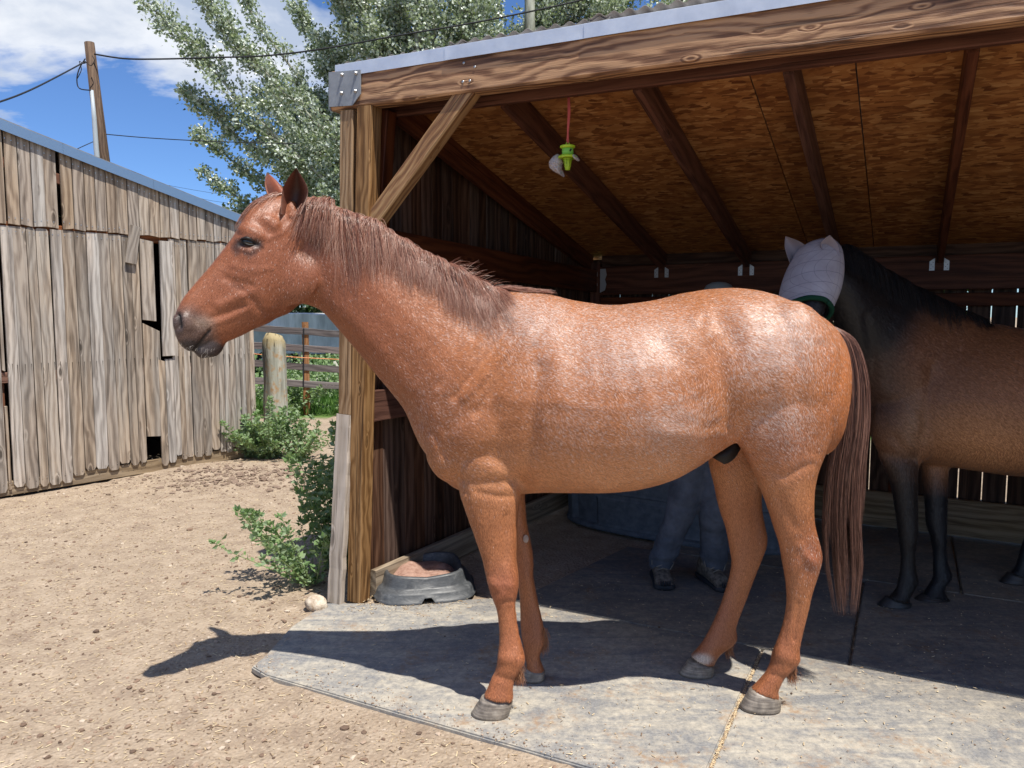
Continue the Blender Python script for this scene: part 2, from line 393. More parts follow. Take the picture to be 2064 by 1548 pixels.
# muscle masses on both sides of the trunk
def EM(px,py,Y,r,tilt=0): return ellipsoid(P(px,py,Y),r,12,Matrix.Rotation(math.radians(tilt),3,'Y'))
for s in (-1,1):
    parts.append(EM(985,850,TY+s*.125,(.20,.10,.14),-30))      # shoulder, triceps
    parts.append(EM(925,900,TY+s*.085,(.13,.085,.15),10))      # breast
    parts.append(EM(1600,750,TY+s*.15,(.175,.13,.27),-8))      # hindquarter
    parts.append(EM(1530,850,TY+s*.15,(.11,.095,.15),-20))     # stifle
parts.append(tube([hp(594,444)+HLAT*-.040,P(590,432,2.905),P(588,418,2.905),P(588,404,2.908)],[.034,.029,.022,.012],12))
parts.append(tube([hp(575,420)+HLAT*.045,P(566,404,3.005),P(560,392,3.03),P(558,384,3.04)],[.034,.030,.024,.014],12))
roan=empty('horse',(P(1250,1400,3.04).x,3.04,0),'chestnut roan horse standing side-on in the sun, bare without halter, on grey rubber mats','horse')
body=remeshed('body',parts,.0075,9,M_coat,roan)
V=vget(body); N=nget(body)
# ---- sculpting strokes on both sides (near side projected; far side mirrored across the mid plane)
mid=np.interp(V[:,0],[-1.4,-.9,0,1.3],[2.74,2.965,3.045,3.05])
side=np.where(V[:,1]<mid,-1.0,1.0)
Vm=V.copy(); Vm[:,1]=np.where(side>0,2*mid-V[:,1],V[:,1])
Q=proj(Vm)
wn=np.clip(np.abs(N[:,1])*1.4-.1,0,1)
disp=np.zeros(len(V))
def stroke(pts,wd,amt,soft=1.0):
    global disp
    d=polydist(Q,pts); disp+=amt*np.exp(-(d/wd)**2)*wn
STR=[ # shoulder folds under the wither
 ([(1062,668),(1000,735),(935,800)],9,.007),([(1030,650),(975,725),(915,800)],8,-.006),([(1010,640),(945,715),(900,790)],8,.005),([(985,640),(925,712),(885,775)],8,-.005),
 ([(1075,700),(1010,770),(960,830)],11,-.006),([(945,690),(890,760),(865,830)],12,.006),([(1075,650),(1050,720),(1010,790)],16,.007),
 ([(1085,740),(1072,820),(1070,900),(1048,965)],16,-.010),([(1120,720),(1125,800)],18,.005),
 ([(905,960),(960,975),(1035,968)],10,-.006),([(965,930),(1010,950),(1055,935)],20,.008),
 ([(640,640),(700,680),(770,760),(840,850)],13,-.009),([(690,620),(760,700),(820,780)],22,.006),
 ([(870,870),(905,925),(935,990)],9,-.006),
 # flank, hip, thigh
 ([(1400,640),(1415,615),(1432,640),(1425,690)],14,.0045),([(1330,690),(1390,740),(1400,800)],24,-.007),([(1310,700),(1290,760),(1320,860)],20,.004),
 ([(1440,700),(1462,780),(1478,860)],22,-.010),([(1340,870),(1420,880),(1476,872)],14,.006),([(1476,876),(1500,912)],10,.006),
 ([(1560,680),(1580,800),(1590,880)],18,.004),([(1655,700),(1665,800),(1640,910)],14,-.007),([(1530,940),(1580,960),(1635,935)],9,-.006),([(1570,1000),(1600,1060)],12,-.005),
 ([(1480,600),(1500,650),(1510,700)],26,.005),([(1440,640),(1480,690)],20,-.006),
 # ribs hint
 ([(1180,680),(1200,800),(1170,920)],10,.002),([(1225,680),(1250,800),(1225,930)],10,.002),([(1270,690),(1300,800),(1275,930)],10,.002),
 # forearm, knee
 ([(1020,1040),(1018,1130)],8,-.004),([(960,990),(1000,1000),(1035,1000)],7,-.004),([(995,1175),(1030,1180)],9,.004),([(1003,1215),(1035,1212)],6,-.003),
 ([(1028,1225),(1038,1300)],4,-.003),([(1590,1215),(1580,1300)],4,-.002),([(1610,1215),(1600,1290)],5,-.004),([(1005,1325),(1050,1330)],13,.006),([(1000,1362),(1036,1372)],8,-.004),([(1562,1318),(1605,1330)],13,.006),([(1548,1356),(1580,1366)],8,-.004),([(990,1170),(1012,1195),(1000,1215)],8,.005),([(1600,1150),(1622,1120),(1640,1130)],9,.005),([(1615,1100),(1640,1140)],8,.004),
 # head
 ([(470,572),(500,590),(522,622),(552,640)],8,-.007),([(455,560),(480,566),(505,575)],8,-.007),([(470,535),(510,545),(545,540)],7,.004),
 ([(440,615),(475,600),(505,590)],8,.007),([(425,640),(460,630),(492,617)],7,-.007),([(438,650),(470,637),(500,622)],6,.004),
 ([(540,480),(565,470),(600,440)],7,.005),([(560,430),(545,455)],10,-.006),([(610,500),(635,560),(620,600)],9,-.007),([(640,500),(655,570),(640,610)],10,-.004),
 ([(380,600),(410,575),(440,540)],9,.003),([(395,640),(425,620)],12,-.005),([(424,664),(405,688),(389,709)],3.0,-.012),([(372,640),(366,668)],5,.006),
 ([(480,482),(500,478),(520,487),(528,493)],4,.006),([(484,500),(502,506),(520,500)],4,.004),
]
for s in STR: stroke(*s)
# eye socket and nostril hollows
d,_=segdist(Q,(488,492),(516,490)); disp-=.010*np.exp(-(d/7)**2)*wn
d,_=segdist(Q,(359,634),(363,658)); wn2=np.clip(-N[:,1]*side*-1,0,1)
disp-=.030*np.exp(-(d/4.2)**2)
d,_=segdist(Q,(352,630),(354,655)); disp+=.006*np.exp(-(d/5)**2)
# fine irregularity
dn=np.array([mnoise.noise(Vector(v)*9)*.0016+mnoise.noise(Vector(v)*24)*.0007 for v in V])
disp=np.where((Q[:,0]<670),disp*.62,disp*1.1); V=V+N*(disp+dn)[:,None]; vset(body,V)
# ---- coat colour attributes (true hair colour)
N=nget(body); x,z=Q[:,0],Q[:,1]; px_,py_=x,z
def blob(cx,cy,rx,ry,p=2): return np.exp(-(((px_-cx)/rx)**2+((py_-cy)/ry)**2)**(p/2))
base=np.tile(np.array([.335,.132,.050]),(len(V),1))
def lay(c,m):
    global base
    base=base*(1-m[:,None])+np.array(c)*m[:,None]
isneck=np.clip((1000-px_)/250,0,1)*np.clip((950-py_)/60,0,1)
lay((.275,.092,.038),isneck*.9)
lay((.235,.080,.036),blob(560,540,150,120,4)*.7)
lay((.44,.21,.095),blob(1250,960,330,70)*.9)                    # fawn belly
lay((.38,.14,.05),blob(1460,900,60,60)*.8)
lay((.40,.17,.07),blob(1060,975,28,45)*.7)
lay((.39,.135,.045),np.clip((px_-1630)/70,0,1)*np.clip((960-py_)/100,0,1)*.6)
lay((.33,.125,.05),np.clip((py_-980)/80,0,1)*.7)
lay((.24,.075,.036),blob(1015,1185,50,45)*.7+blob(1640,1120,30,50)*.7)   # knee and hock points
lay((.26,.085,.037),np.clip((py_-1220)/60,0,1)*.45)
lay((.27,.10,.06),blob(1590,900,75,60)*.5)
# muzzle grey, eye surround
mz=np.clip(1.25-np.hypot((px_-372)/62,(py_-690)/68),0,1)*np.clip((720-py_)/1+1,0,1)*(px_<480)
lay((.10,.068,.055),np.clip(mz*2.4,0,1)*.88)
mz2=np.clip(1-np.hypot((px_-385)/48,(py_-712)/34),0,1)*(px_<480); lay((.035,.028,.028),np.clip(mz2*3.2,0,1)*.96)
mz4=np.clip(1-np.hypot((px_-425)/34,(py_-705)/24),0,1)*(px_<480); lay((.045,.034,.032),np.clip(mz4*3.2,0,1)*.95)
mz3=np.clip(1-np.hypot((px_-362)/14,(py_-652)/30),0,1); lay((.05,.04,.04),np.clip(mz3*2,0,1)*.6)
lay((.30,.22,.16),blob(412,650,22,12)*.6)
ey=polydist(Q,[(482,492),(498,485),(520,492)]); lay((.02,.015,.014),np.clip(1.25-ey/13,0,1)*.95); 
ey=polydist(Q,[(472,498),(478,508)]); lay((.05,.025,.018),np.clip(1.1-ey/10,0,1)*.8)
ey=polydist(Q,[(495,508),(505,512),(512,508)]); lay((.05,.03,.025),np.clip(1.2-ey/8,0,1)*.7)
d,_=segdist(Q,(359,634),(364,658)); lay((.006,.004,.004),np.clip(1.5-d/4,0,1))
ml=polydist(Q,[(424,665),(405,688),(389,709)]); lay((.01,.008,.008),np.clip(1.4-ml/3,0,1)*.95*(px_<440))
lay((.05,.02,.012),np.clip(1.1-polydist(Q,[(470,572),(485,578)])/9,0,1)*.4)
lay((.45,.38,.32),blob(1407,1335,24,12,4)*.85*(side>0))  # white coronet, far hind (mirrored)
Qf=proj(V); cor=np.exp(-((((Qf[:,0]-1413)/24)**2+((Qf[:,1]-1328)/12)**2)**2))*(V[:,1]>3.1); lay((.5,.44,.38),cor*.9)
rr=np.zeros(len(V))
rr=np.maximum(rr,.85*blob(1060,650,150,80)); rr=np.maximum(rr,.95*blob(1250,700,230,110)); rr=np.maximum(rr,.95*blob(1560,680,140,130))
rr=np.maximum(rr,.75*blob(1350,850,140,90)); rr=np.maximum(rr,.7*blob(1570,840,90,80)); rr=np.maximum(rr,.55*blob(1180,850,110,90)); rr=np.maximum(rr,.30*blob(900,830,120,160)); rr=np.maximum(rr,.06*blob(600,560,160,120)); rr=np.maximum(rr,.30*blob(1350,730,120,90))
rr=np.maximum(rr,.25*blob(1640,1130,40,60)); rr*=1-.9*blob(975,740,60,60)*0.5; rr*=1-.55*blob(1420,720,60,60)
rr*=1-np.clip(mz*3,0,1)*.5
attr_set(body,'coat',base,'FLOAT_COLOR'); attr_set(body,'roan',rr)
# ---- hooves
def hoof(name,toe,heel,cor_f,cor_b,Y,w0,mat,parent):
    tb=G(*toe); hb=G(*heel); 
    tb=P(toe[0],toe[1],Y); hb=P(heel[0],heel[1],Y); tb.z=.003;hb.z=.003
    a=P(cor_f[0],cor_f[1],Y); b=P(cor_b[0],cor_b[1],Y); st_=[]
    V=[];n=22;Fs=[];K=7
    for k in range(K+1):
        t=k/K; f=tb.lerp(a,t); h=hb.lerp(b,t); c=(f+h)/2; L=(f-h).length/2; ax=(f-h).normalized(); wd=w0*(1-.22*t)*(1-.35*max(0,t-.86)/.14)
        Lk=L*(1-.3*max(0,t-.86)/.14)
        for j in range(n):
            th=2*math.pi*j/n; cx,sx=math.cos(th),math.sin(th)
            rx=Lk*math.copysign(abs(cx)**(.9),cx) if cx>0 else Lk*math.copysign(abs(cx)**.65,cx)
            V.append(c+ax*rx+Vector((0,1,0))*wd*sx+Vector((0,0,.0015*math.sin(t*31)*(1 if .1<t<.9 else 0))))
    for k in range(K):
        for j in range(n): p=k*n+j;q=k*n+(j+1)%n; Fs.append((p,q,q+n,p+n))
    Fs.append(tuple(reversed(range(n)))); Fs.append(tuple(K*n+j for j in range(n)))
    V=[Vector((v.x,v.y,max(v.z,.0012))) for v in V]
    L0=wm(parent).translation if parent else Vector()
    return meshobj(name,V,Fs,mat,parent,None,True)
hoof('hoof',(949,1446),(1027,1440),(974,1399),(1035,1411),2.875,.058,M_hoof,roan)
hoof('hoof',(1048,1375),(1098,1368),(1058,1343),(1099,1350),3.17,.054,M_hoof,roan)
hoof('hoof',(1490,1434),(1572,1432),(1515,1384),(1574,1406),2.92,.058,M_hoof,roan)
hoof('hoof',(1368,1364),(1438,1360),(1392,1324),(1440,1343),3.21,.054,M_hoof,roan)
# ---- ears: cupped shells
def ear(tip,bl,br,mid_l,mid_r,Y,facing,name,parent,mat,depth=.035,lat=HLAT,Yt=None):
    Yt=Yt or Y
    t=P(*tip,Yt); rows=[]
    ls=catmull([[*P(*bl,Y)],[*P(*mid_l,(Y+Yt)/2)],[*t]],5); rs=catmull([[*P(*br,Y)],[*P(*mid_r,(Y+Yt)/2)],[*t]],5)
    K=len(ls); V=[];Fs=[];n=11
    fx=Vector(facing).normalized()
    for s in (0,1):
        for i in range(K):
            l=Vector(ls[i]);r=Vector(rs[i]); wd=(r-l).length
            for j in range(n):
                u=j/(n-1); p=l.lerp(r,u); dp=(wd*.62+.004)*(math.sin(math.pi*u)**.7 if 0<u<1 else 0)
                V.append(p-fx*(dp-(0 if s else .0)) + (fx*.005 if s else fx*-.002))
    for s in (0,1):
        o=s*K*n
        for i in range(K-1):
            for j in range(n-1):
                a=o+i*n+j; q=(a,a+1,a+n+1,a+n); Fs.append(q if s else q[::-1])
    for i in range(K-1):
        a=i*n; b=K*n+i*n; Fs.append((a,a+n,b+n,b)); a=i*n+n-1;b=K*n+a; Fs.append((a,b,b+n,a+n))
    o=meshobj(name,V,Fs,mat,parent,None,True)
    m=o.modifiers.new('s','SUBSURF'); m.levels=1; m.render_levels=1
    nV=len(V); base=np.zeros((nV,3)); base[:]=(.27,.08,.033)
    for s in (0,1):
        for i in range(K):
            for j in range(n):
                u=j/(n-1); k=s*K*n+i*n+j; 
                if s: f=math.sin(math.pi*u)**1.2*(1-.25*i/K); base[k]=np.array((.20,.06,.03))*(1-f)+np.array((.035,.014,.010))*f
                if i>K-3: base[k]*=.6
    attr_set(o,'coat',base,'FLOAT_COLOR'); attr_set(o,'roan',np.zeros(nV)); return o
ear((597,338),(566,432),(606,432),(571,378),(621,384),2.855,(.15,-1,-.05),'ear',roan,M_coat,Yt=2.86)
ear((538,348),(541,398),(582,398),(534,372),(560,368),3.03,(-.6,.75,0),'ear',roan,M_coat,Yt=3.06)
# ---- eyes
def eye(px,py,s,parent):
    c=hp(px,py); 
    e=bv_near(c,s)
    return e
bv=BVHTree.FromPolygons([tuple(v) for v in V],[tuple(p.vertices) for p in body.data.polygons])
for s in (-1,1):
    c=hp(502,491); n_=HLAT*s
    hit=bv.ray_cast(c+n_*.4,-n_)[0]
    c2=hit-n_*.0105
    Ve,Fe=ellipsoid(c2,(.0245,.0180,.0175),12,Matrix.Rotation(math.radians(22),3,'Y'))
    eo=meshobj('eye',Ve,Fe,M_eye,roan,None,True)
    # lids: curved tubes over the ball
    xa=Vector((HLAT.y,-HLAT.x,0)); xa=(xa*math.cos(math.radians(15))-Vector((0,0,1))*math.sin(math.radians(15)));
    if s<0:
        za=Vector((0,0,1))
        up=[c2+xa*(-.026+.054*t)+za*(.010*math.sin(math.pi*t)+.002-.002*t)+n_*(.0065+.0115*math.sin(math.pi*t)) for t in np.linspace(0,1,11)]
        lo=[c2+xa*(-.026+.054*t)+za*(-.0125*math.sin(math.pi*t)+.001)+n_*(.0065+.0085*math.sin(math.pi*t)) for t in np.linspace(0,1,11)]
    else:
        za=Vector((0,0,1))
        up=[c2+xa*(-.026+.054*t)+za*(.010*math.sin(math.pi*t)+.002)+n_*(.0065+.0115*math.sin(math.pi*t)) for t in np.linspace(0,1,11)]
        lo=[c2+xa*(-.026+.054*t)+za*(-.0125*math.sin(math.pi*t)+.001)+n_*(.0065+.0085*math.sin(math.pi*t)) for t in np.linspace(0,1,11)]
    rr_=[.002+.0042*math.sin(math.pi*t) for t in np.linspace(0,1,11)]
    tubeobj('eyelid',up,rr_,M_black_skin,eo,8); tubeobj('eyelid',lo,[r*.7 for r in rr_],M_black_skin,eo,8)
# ---- mane
def snap(p,off,bvh=None,pull=0):
    q,n,_,dist=(bvh or bv).find_nearest(p)
    if q is None: return p
    sd=(p-q).dot(n)
    if sd<off: return q+n*off
    return p
def hug(p,off,far):
    q,n,_,dist=bv.find_nearest(p); sd=(p-q).dot(n)
    if sd<off: return q+n*off
    if sd>far: return q+n*(far+(sd-far)*.35)
    return p
crest=catmull([[*hp(*p)] for p in [(640,404),(676,416),(716,430),(758,442),(790,466),(830,490),(880,517),(925,541),(965,566),(1000,580)]],12)
crest_s=np.linspace(0,1,len(crest))
def mane_strand(t,side=-1,kind=0):
    c=np.array([np.interp(t,crest_s,crest[:,k]) for k in range(3)])
    L=float(np.interp(t,[0,.15,.3,.45,.6,.75,.85,1],[.22,.29,.25,.19,.22,.27,.29,.12]))*random.uniform(.62,1.12)
    clump=math.floor(t*46)+.5; ph=math.sin(clump*12.9898)*43758.5; ph=ph-math.floor(ph)
    L*=.62+.62*ph
    K=13; pts=[]; p=Vector(c)+Vector((random.gauss(0,.004),random.uniform(-.014,.012),-.006))
    fall=Vector((float(np.interp(t,[0,.3,.42,.6,1],[.02,-.30,-.1,.02,.16]))+(ph-.5)*.62+random.gauss(0,.09),0,-1)).normalized()
    d=Vector((random.gauss(.02,.12),-.55+random.gauss(0,.12),.75)).normalized()
    step=L/(K-1)
    off0=random.uniform(.002,.016)
    wav=random.uniform(0,6.28); wa=.010+.012*ph
    tgt=(clump/46-t)*2.6
    for k in range(K):
        pts.append(tuple(p)); s=k/(K-1)
        want=fall+Vector((math.sin(wav+s*5)*wa*6+tgt*1.4*s,-.08,0))
        d=(d*.55+want.normalized()*.45).normalized() if k<3 else (d*.6+want.normalized()*.4).normalized()
        p=p+d*step
        p=snap(p,.003+off0*(.6+.4*s))
    return pts
S1=[mane_strand(random.random()**1.0) for _ in range(7500)]
hair('mane',S1,.00068,M_mane,roan,3,.2)
# wind-blown wisps at the withers and along the crest
S2=[]
for _ in range(60):
    t=random.uniform(.72,1.0); c=Vector([np.interp(t,crest_s,crest[:,k]) for k in range(3)])+Vector((random.gauss(0,.006),random.gauss(0,.01),-.006))
    L=random.uniform(.04,.10); d=Vector((random.uniform(.3,1),random.gauss(0,.15),random.uniform(.1,.9))).normalized(); pts=[]; K=13
    cv=Vector((.9,0,random.uniform(-1.2,.2)))
    for k in range(K): pts.append(tuple(c)); d=(d+cv*.07).normalized(); c=snap(c+d*L/K,.002)
    S2.append(pts)
for _ in range(500):   # low hairs lying back over the withers
    px=random.uniform(985,1085); py=float(np.interp(px,[985,1030,1090],[580,587,591])); c=hp(px,py); L=random.uniform(.06,.11)*np.interp(px,[985,1085],[1.2,.8]); d=Vector((1,random.gauss(-.1,.15),random.uniform(.0,.3))).normalized(); pts=[]
    for k in range(13): pts.append(tuple(c)); c=snap(c+d*L/13,.002+.006*random.random()); d=(d+Vector((0,0,-.03))).normalized()
    S2.append(pts)
hair('mane_wisp',S2,.0008,M_mane,roan,3,.2)
S3=[]
for _ in range(700):   # forelock
    c=hp(random.uniform(552,590),random.uniform(388,396))+HLAT*random.uniform(-.02,.03); L=random.uniform(.08,.22); pts=[]
    c.z+=.0; d=Vector((-.8,random.uniform(-.5,.1),-.1)).normalized(); tg=Vector((-.82,-.20+random.gauss(0,.12)-.15,-.75+random.gauss(0,.25))).normalized()
    if random.random()<.12: tg=Vector((-.35,-.4,-1)).normalized()
    for k in range(13): pts.append(tuple(c)); d=(d*.70+tg*.30).normalized(); c=hug(c+d*L/12,.003+.003*random.random(),.010)
    S3.append(pts)
for _ in range(900):   # poll tuft behind the ears
    c=hp(random.uniform(624,672),random.uniform(403,414))+Vector((0,random.uniform(-.03,.03),0)); L=random.uniform(.10,.24); pts=[]
    d=Vector((.15,-.5,.5)).normalized(); tg=Vector((-.22+random.gauss(0,.15),-.12,-1)).normalized()
    for k in range(13): pts.append(tuple(c)); d=(d*.7+tg*.3).normalized(); c=snap(c+d*L/12,.003+.008*random.random())
    S3.append(pts)
hair('forelock',S3,.0008,M_mane,roan,3,.2)
# ---- tail
dock=P(1684,676,3.05)
S4=[]
gl=catmull([[1676,658],[1706,690],[1721,760],[1719,850],[1705,950],[1700,1050],[1704,1150],[1706,1245]],8)
for i in range(4200):
    u=random.random(); a=random.uniform(-1,1); bb=random.uniform(-1,1)
    if a*a+bb*bb>1: a*=.6;bb*=.6
    L=random.uniform(.55,1.0) if random.random()<.4 else random.uniform(.82,1.0)
    K=20; pts=[]; root=u*.12; ph=random.uniform(0,6.28); fr=random.uniform(6,14); kc=math.floor((a+1)*7); cl=kc/7-.93+.12*math.sin(kc*5.1); L*=.86+.14*math.sin(kc*2.3+bb*1.5)
    for k in range(K):
        s=root+(L-root)*k/(K-1)
        cx=np.interp(s,np.linspace(0,1,len(gl)),gl[:,0]); cy=np.interp(s,np.linspace(0,1,len(gl)),gl[:,1])
        wd=np.interp(s,[0,.1,.3,.6,.85,1],[7,20,31,42,44,24]); dp=np.interp(s,[0,.1,.4,1],[.02,.05,.065,.05])
        cc=a*(1-.40*s)+cl*.40*s
        q=P(cx+cc*wd+3.2*math.sin(ph+s*fr)*s,cy,3.06+bb*dp+.003*math.sin(ph*2+s*fr))
        pts.append(tuple(snap(q,.004) if s<.55 else q))
    S4.append(pts)
to=hair('tail',S4,.0010,M_tail,roan,3,.22)
Vd,Fd=tube([P(1668,660,3.05),P(1690,672,3.05),P(1706,705,3.05),P(1716,750,3.05),P(1720,800,3.05)],[.016,.018,.017,.014,.008],10)
dk=meshobj('tail_dock',Vd,Fd,M_tail,roan,None,True); attr_set(dk,'strand',np.full(len(Vd),.35)); attr_set(dk,'along',np.zeros(len(Vd)))
# ---- fetlock feathers
def feather(px,py,Y,n,L,dx,spread=8):
    out=[]
    for _ in range(n):
        c=P(px+random.gauss(0,spread*.3),py+random.uniform(-spread*1.6,spread),Y+random.gauss(0,.012)); d=Vector((dx+random.gauss(0,.3),random.gauss(0,.25),-1)).normalized(); l=L*random.uniform(.6,1.2); pts=[]
        for k in range(6): pts.append(tuple(c)); c=c+d*l/5; d=(d+Vector((-.12*dx,0,-.1))).normalized()
        out.append(pts)
    return out
fe=feather(1044,1352,2.88,420,.042,.10,15)+feather(1095,1288,3.17,320,.05,.08,15)+feather(1594,1350,2.92,420,.042,.30,16)+feather(1468,1302,3.21,320,.036,.35,15)
hair('feather',fe,.0007,M_feather,roan,3,.2)
# ---- whiskers
wk=[]
for _ in range(34):
    px,py=random.choice([(random.uniform(395,440),random.uniform(700,718)),(random.uniform(365,395),random.uniform(690,704))])
    c=hp(px,py)+HLAT*(-.035); c=snap(c,.001); d=Vector((random.gauss(-.1,.3),-.7,random.gauss(-.6,.3))).normalized(); l=random.uniform(.01,.03); pts=[]
    for k in range(5): pts.append(tuple(c)); c=c+d*l/4
    wk.append(pts)
M_whisk=hair_material('whisker',(.3,.25,.2),(.5,.45,.4),(.6,.55,.5))
hair('whiskers',wk,.00025,M_whisk,roan,3,.3)
# sheath
shv=loft([(P(1478,884,3.0),P(1492,905,3.0),.02,2,0),(P(1458,900,3.0),P(1482,922,3.0),.028,2,0),(P(1440,912,3.0),P(1470,932,3.0),.028,2,0),(P(1436,922,3.0),P(1460,936,3.0),.018,2,0)],14,3)
meshobj('sheath',*shv,M_black_skin,roan,None,True)
# chestnut callus on the far foreleg
q=P(1060,1086,3.12); meshobj('callus',*ellipsoid(q,(.012,.006,.018),8),material('callus',(.35,.28,.24),.8,.2),roan,None,True)
# ---- short coat hair lying on the skin: one slim blade per hair, its own colour (white hairs mixed in = roan)
def fur_material(name,spec,rough):
    def b(T,bs):
        c=T.attr('hc'); T.set(bs.inputs['Base Color'],c)
    return material(name,(.3,.12,.05),rough,spec,build=b)
def fur(obj,count,length,width,mat,parent,dirfn,roan_c,lenfn=None,keep=None,lift=.11):
    me=obj.data; V=vget(obj); N=nget(obj); me.calc_loop_triangles(); nt=len(me.loop_triangles); t=np.empty(nt*3,np.int32); me.loop_triangles.foreach_get('vertices',t); t=t.reshape(-1,3)
    A,B_,C2=V[t[:,0]],V[t[:,1]],V[t[:,2]]; ar=np.linalg.norm(np.cross(B_-A,C2-A),axis=1)*.5
    if keep is not None: ar=ar*keep((A+B_+C2)/3)
    k=RNG.choice(nt,count,p=ar/ar.sum()); r1,r2=np.sqrt(RNG.random(count)),RNG.random(count); w0,w1,w2=1-r1,r1*(1-r2),r1*r2
    def interp(X): return X[t[k,0]]*w0[:,None]+X[t[k,1]]*w1[:,None]+X[t[k,2]]*w2[:,None]
    p=interp(V); n=interp(N); n/=np.linalg.norm(n,axis=1,keepdims=True)
    ca=np.empty(len(V)*4,np.float32); me.attributes['coat'].data.foreach_get('color',ca); ca=ca.reshape(-1,4)[:,:3]; ra=np.empty(len(V),np.float32); me.attributes['roan'].data.foreach_get('value',ra)
    c=interp(ca); rr=interp(ra[:,None])[:,0]
    d=dirfn(p,n)+RNG.normal(0,.11,p.shape); d-=n*(d*n).sum(1,keepdims=True); d/=np.linalg.norm(d,axis=1,keepdims=True)+1e-9
    u=np.cross(n,d); u+=n*RNG.normal(0,.15,(count,1)); L=(length*RNG.uniform(.7,1.25,count))[:,None]
    if lenfn is not None: L=L*lenfn(p)[:,None]
    w_=width*RNG.uniform(.7,1.3,count)[:,None]*.5
    b0_=p+n*.0003; tip=p+d*L+n*(L*RNG.uniform(.04,lift*2,(count,1)))
    mid_=p+d*L*.5+n*(L*.5*lift*1.2)
    Vh=np.stack([b0_-u*w_,b0_+u*w_,tip],1).reshape(-1,3)
    Lc=np.array(wm(parent).translation); o=npmesh('coat_hair',Vh-Lc,np.arange(count*3).reshape(-1,3),mat,None,False); o.parent=parent
    patch=np.array([mnoise.noise(Vector(q)*14) for q in p[::40]]); patch=np.repeat(patch,40)[:count] if False else 0
    qx=proj(p); gain=(1.34+.28*np.clip((qx[:,0]-720)/250,0,1)*(1-.7*np.clip((qx[:,1]-960)/90,0,1)))[:,None] if count>500000 else np.where(c.max(1,keepdims=True)>.035,1.5,.8)
    big=.75+.5*np.sin(p[:,0]*9+2*np.sin(p[:,2]*7))*np.sin(p[:,2]*11+1.5*np.sin(p[:,0]*5)); white=RNG.random(count)<np.clip((.4*rr+.6*rr*rr)*.66*(.5+.5*big),0,.55); c=c*gain
    col=c*RNG.uniform(.72,1.22,(count,1))*np.array([1,1,1]); col=np.where(white[:,None],np.array(roan_c)*RNG.uniform(.7,1.05,(count,1)),col)
    attr_set(o,'hc',np.repeat(col,3,0),'FLOAT_COLOR'); o['kind']='stuff'; return o
def roan_dir(p,n):
    q=proj(p); x,y=q[:,0],q[:,1]
    d=np.tile(np.array([.80,0,-.55]),(len(p),1))
    def w(v,m):
        m=np.clip(m,0,1)[:,None]; return d*(1-m)+np.array(v)*m
    d=w((.45,0,-.9),(900-x)/150); d=w((-.25,0,-.95),(640-x)/60); d=w((-.6,0,-.7),(470-x)/80)
    d=w((.25,0,-1),(x-1560)/80); d=w((0,0,-1),(y-960)/60); d=w((-.5,0,-.8),np.exp(-((x-1440)/50)**2-((y-820)/90)**2))
    # ripple where the hair lies unevenly
    s=.22*np.sin(p[:,0]*23+p[:,2]*17)+.18*np.sin(p[:,0]*51-p[:,2]*37+1); d=d+np.stack([s*.55,0*s,s*.8],1); return d
M_fur=fur_material('coat_hair',.62,.43)
def roan_keep(c):
    q=proj(c); k=np.ones(len(c)); k[np.hypot((q[:,0]-502)/20,(q[:,1]-490)/12)<1]=.0; k[(polydist(q,[(424,665),(405,688),(389,709)])<3)]=.1; k[np.hypot((q[:,0]-362)/6,(q[:,1]-648)/16)<1]=.05; return k
fur(body,1200000,.0105,.0011,M_fur,roan,roan_dir,(.82,.66,.58),lambda p:np.clip(.55+.5*(p[:,0]+1.35)/1.0,.5,1.0),roan_keep)
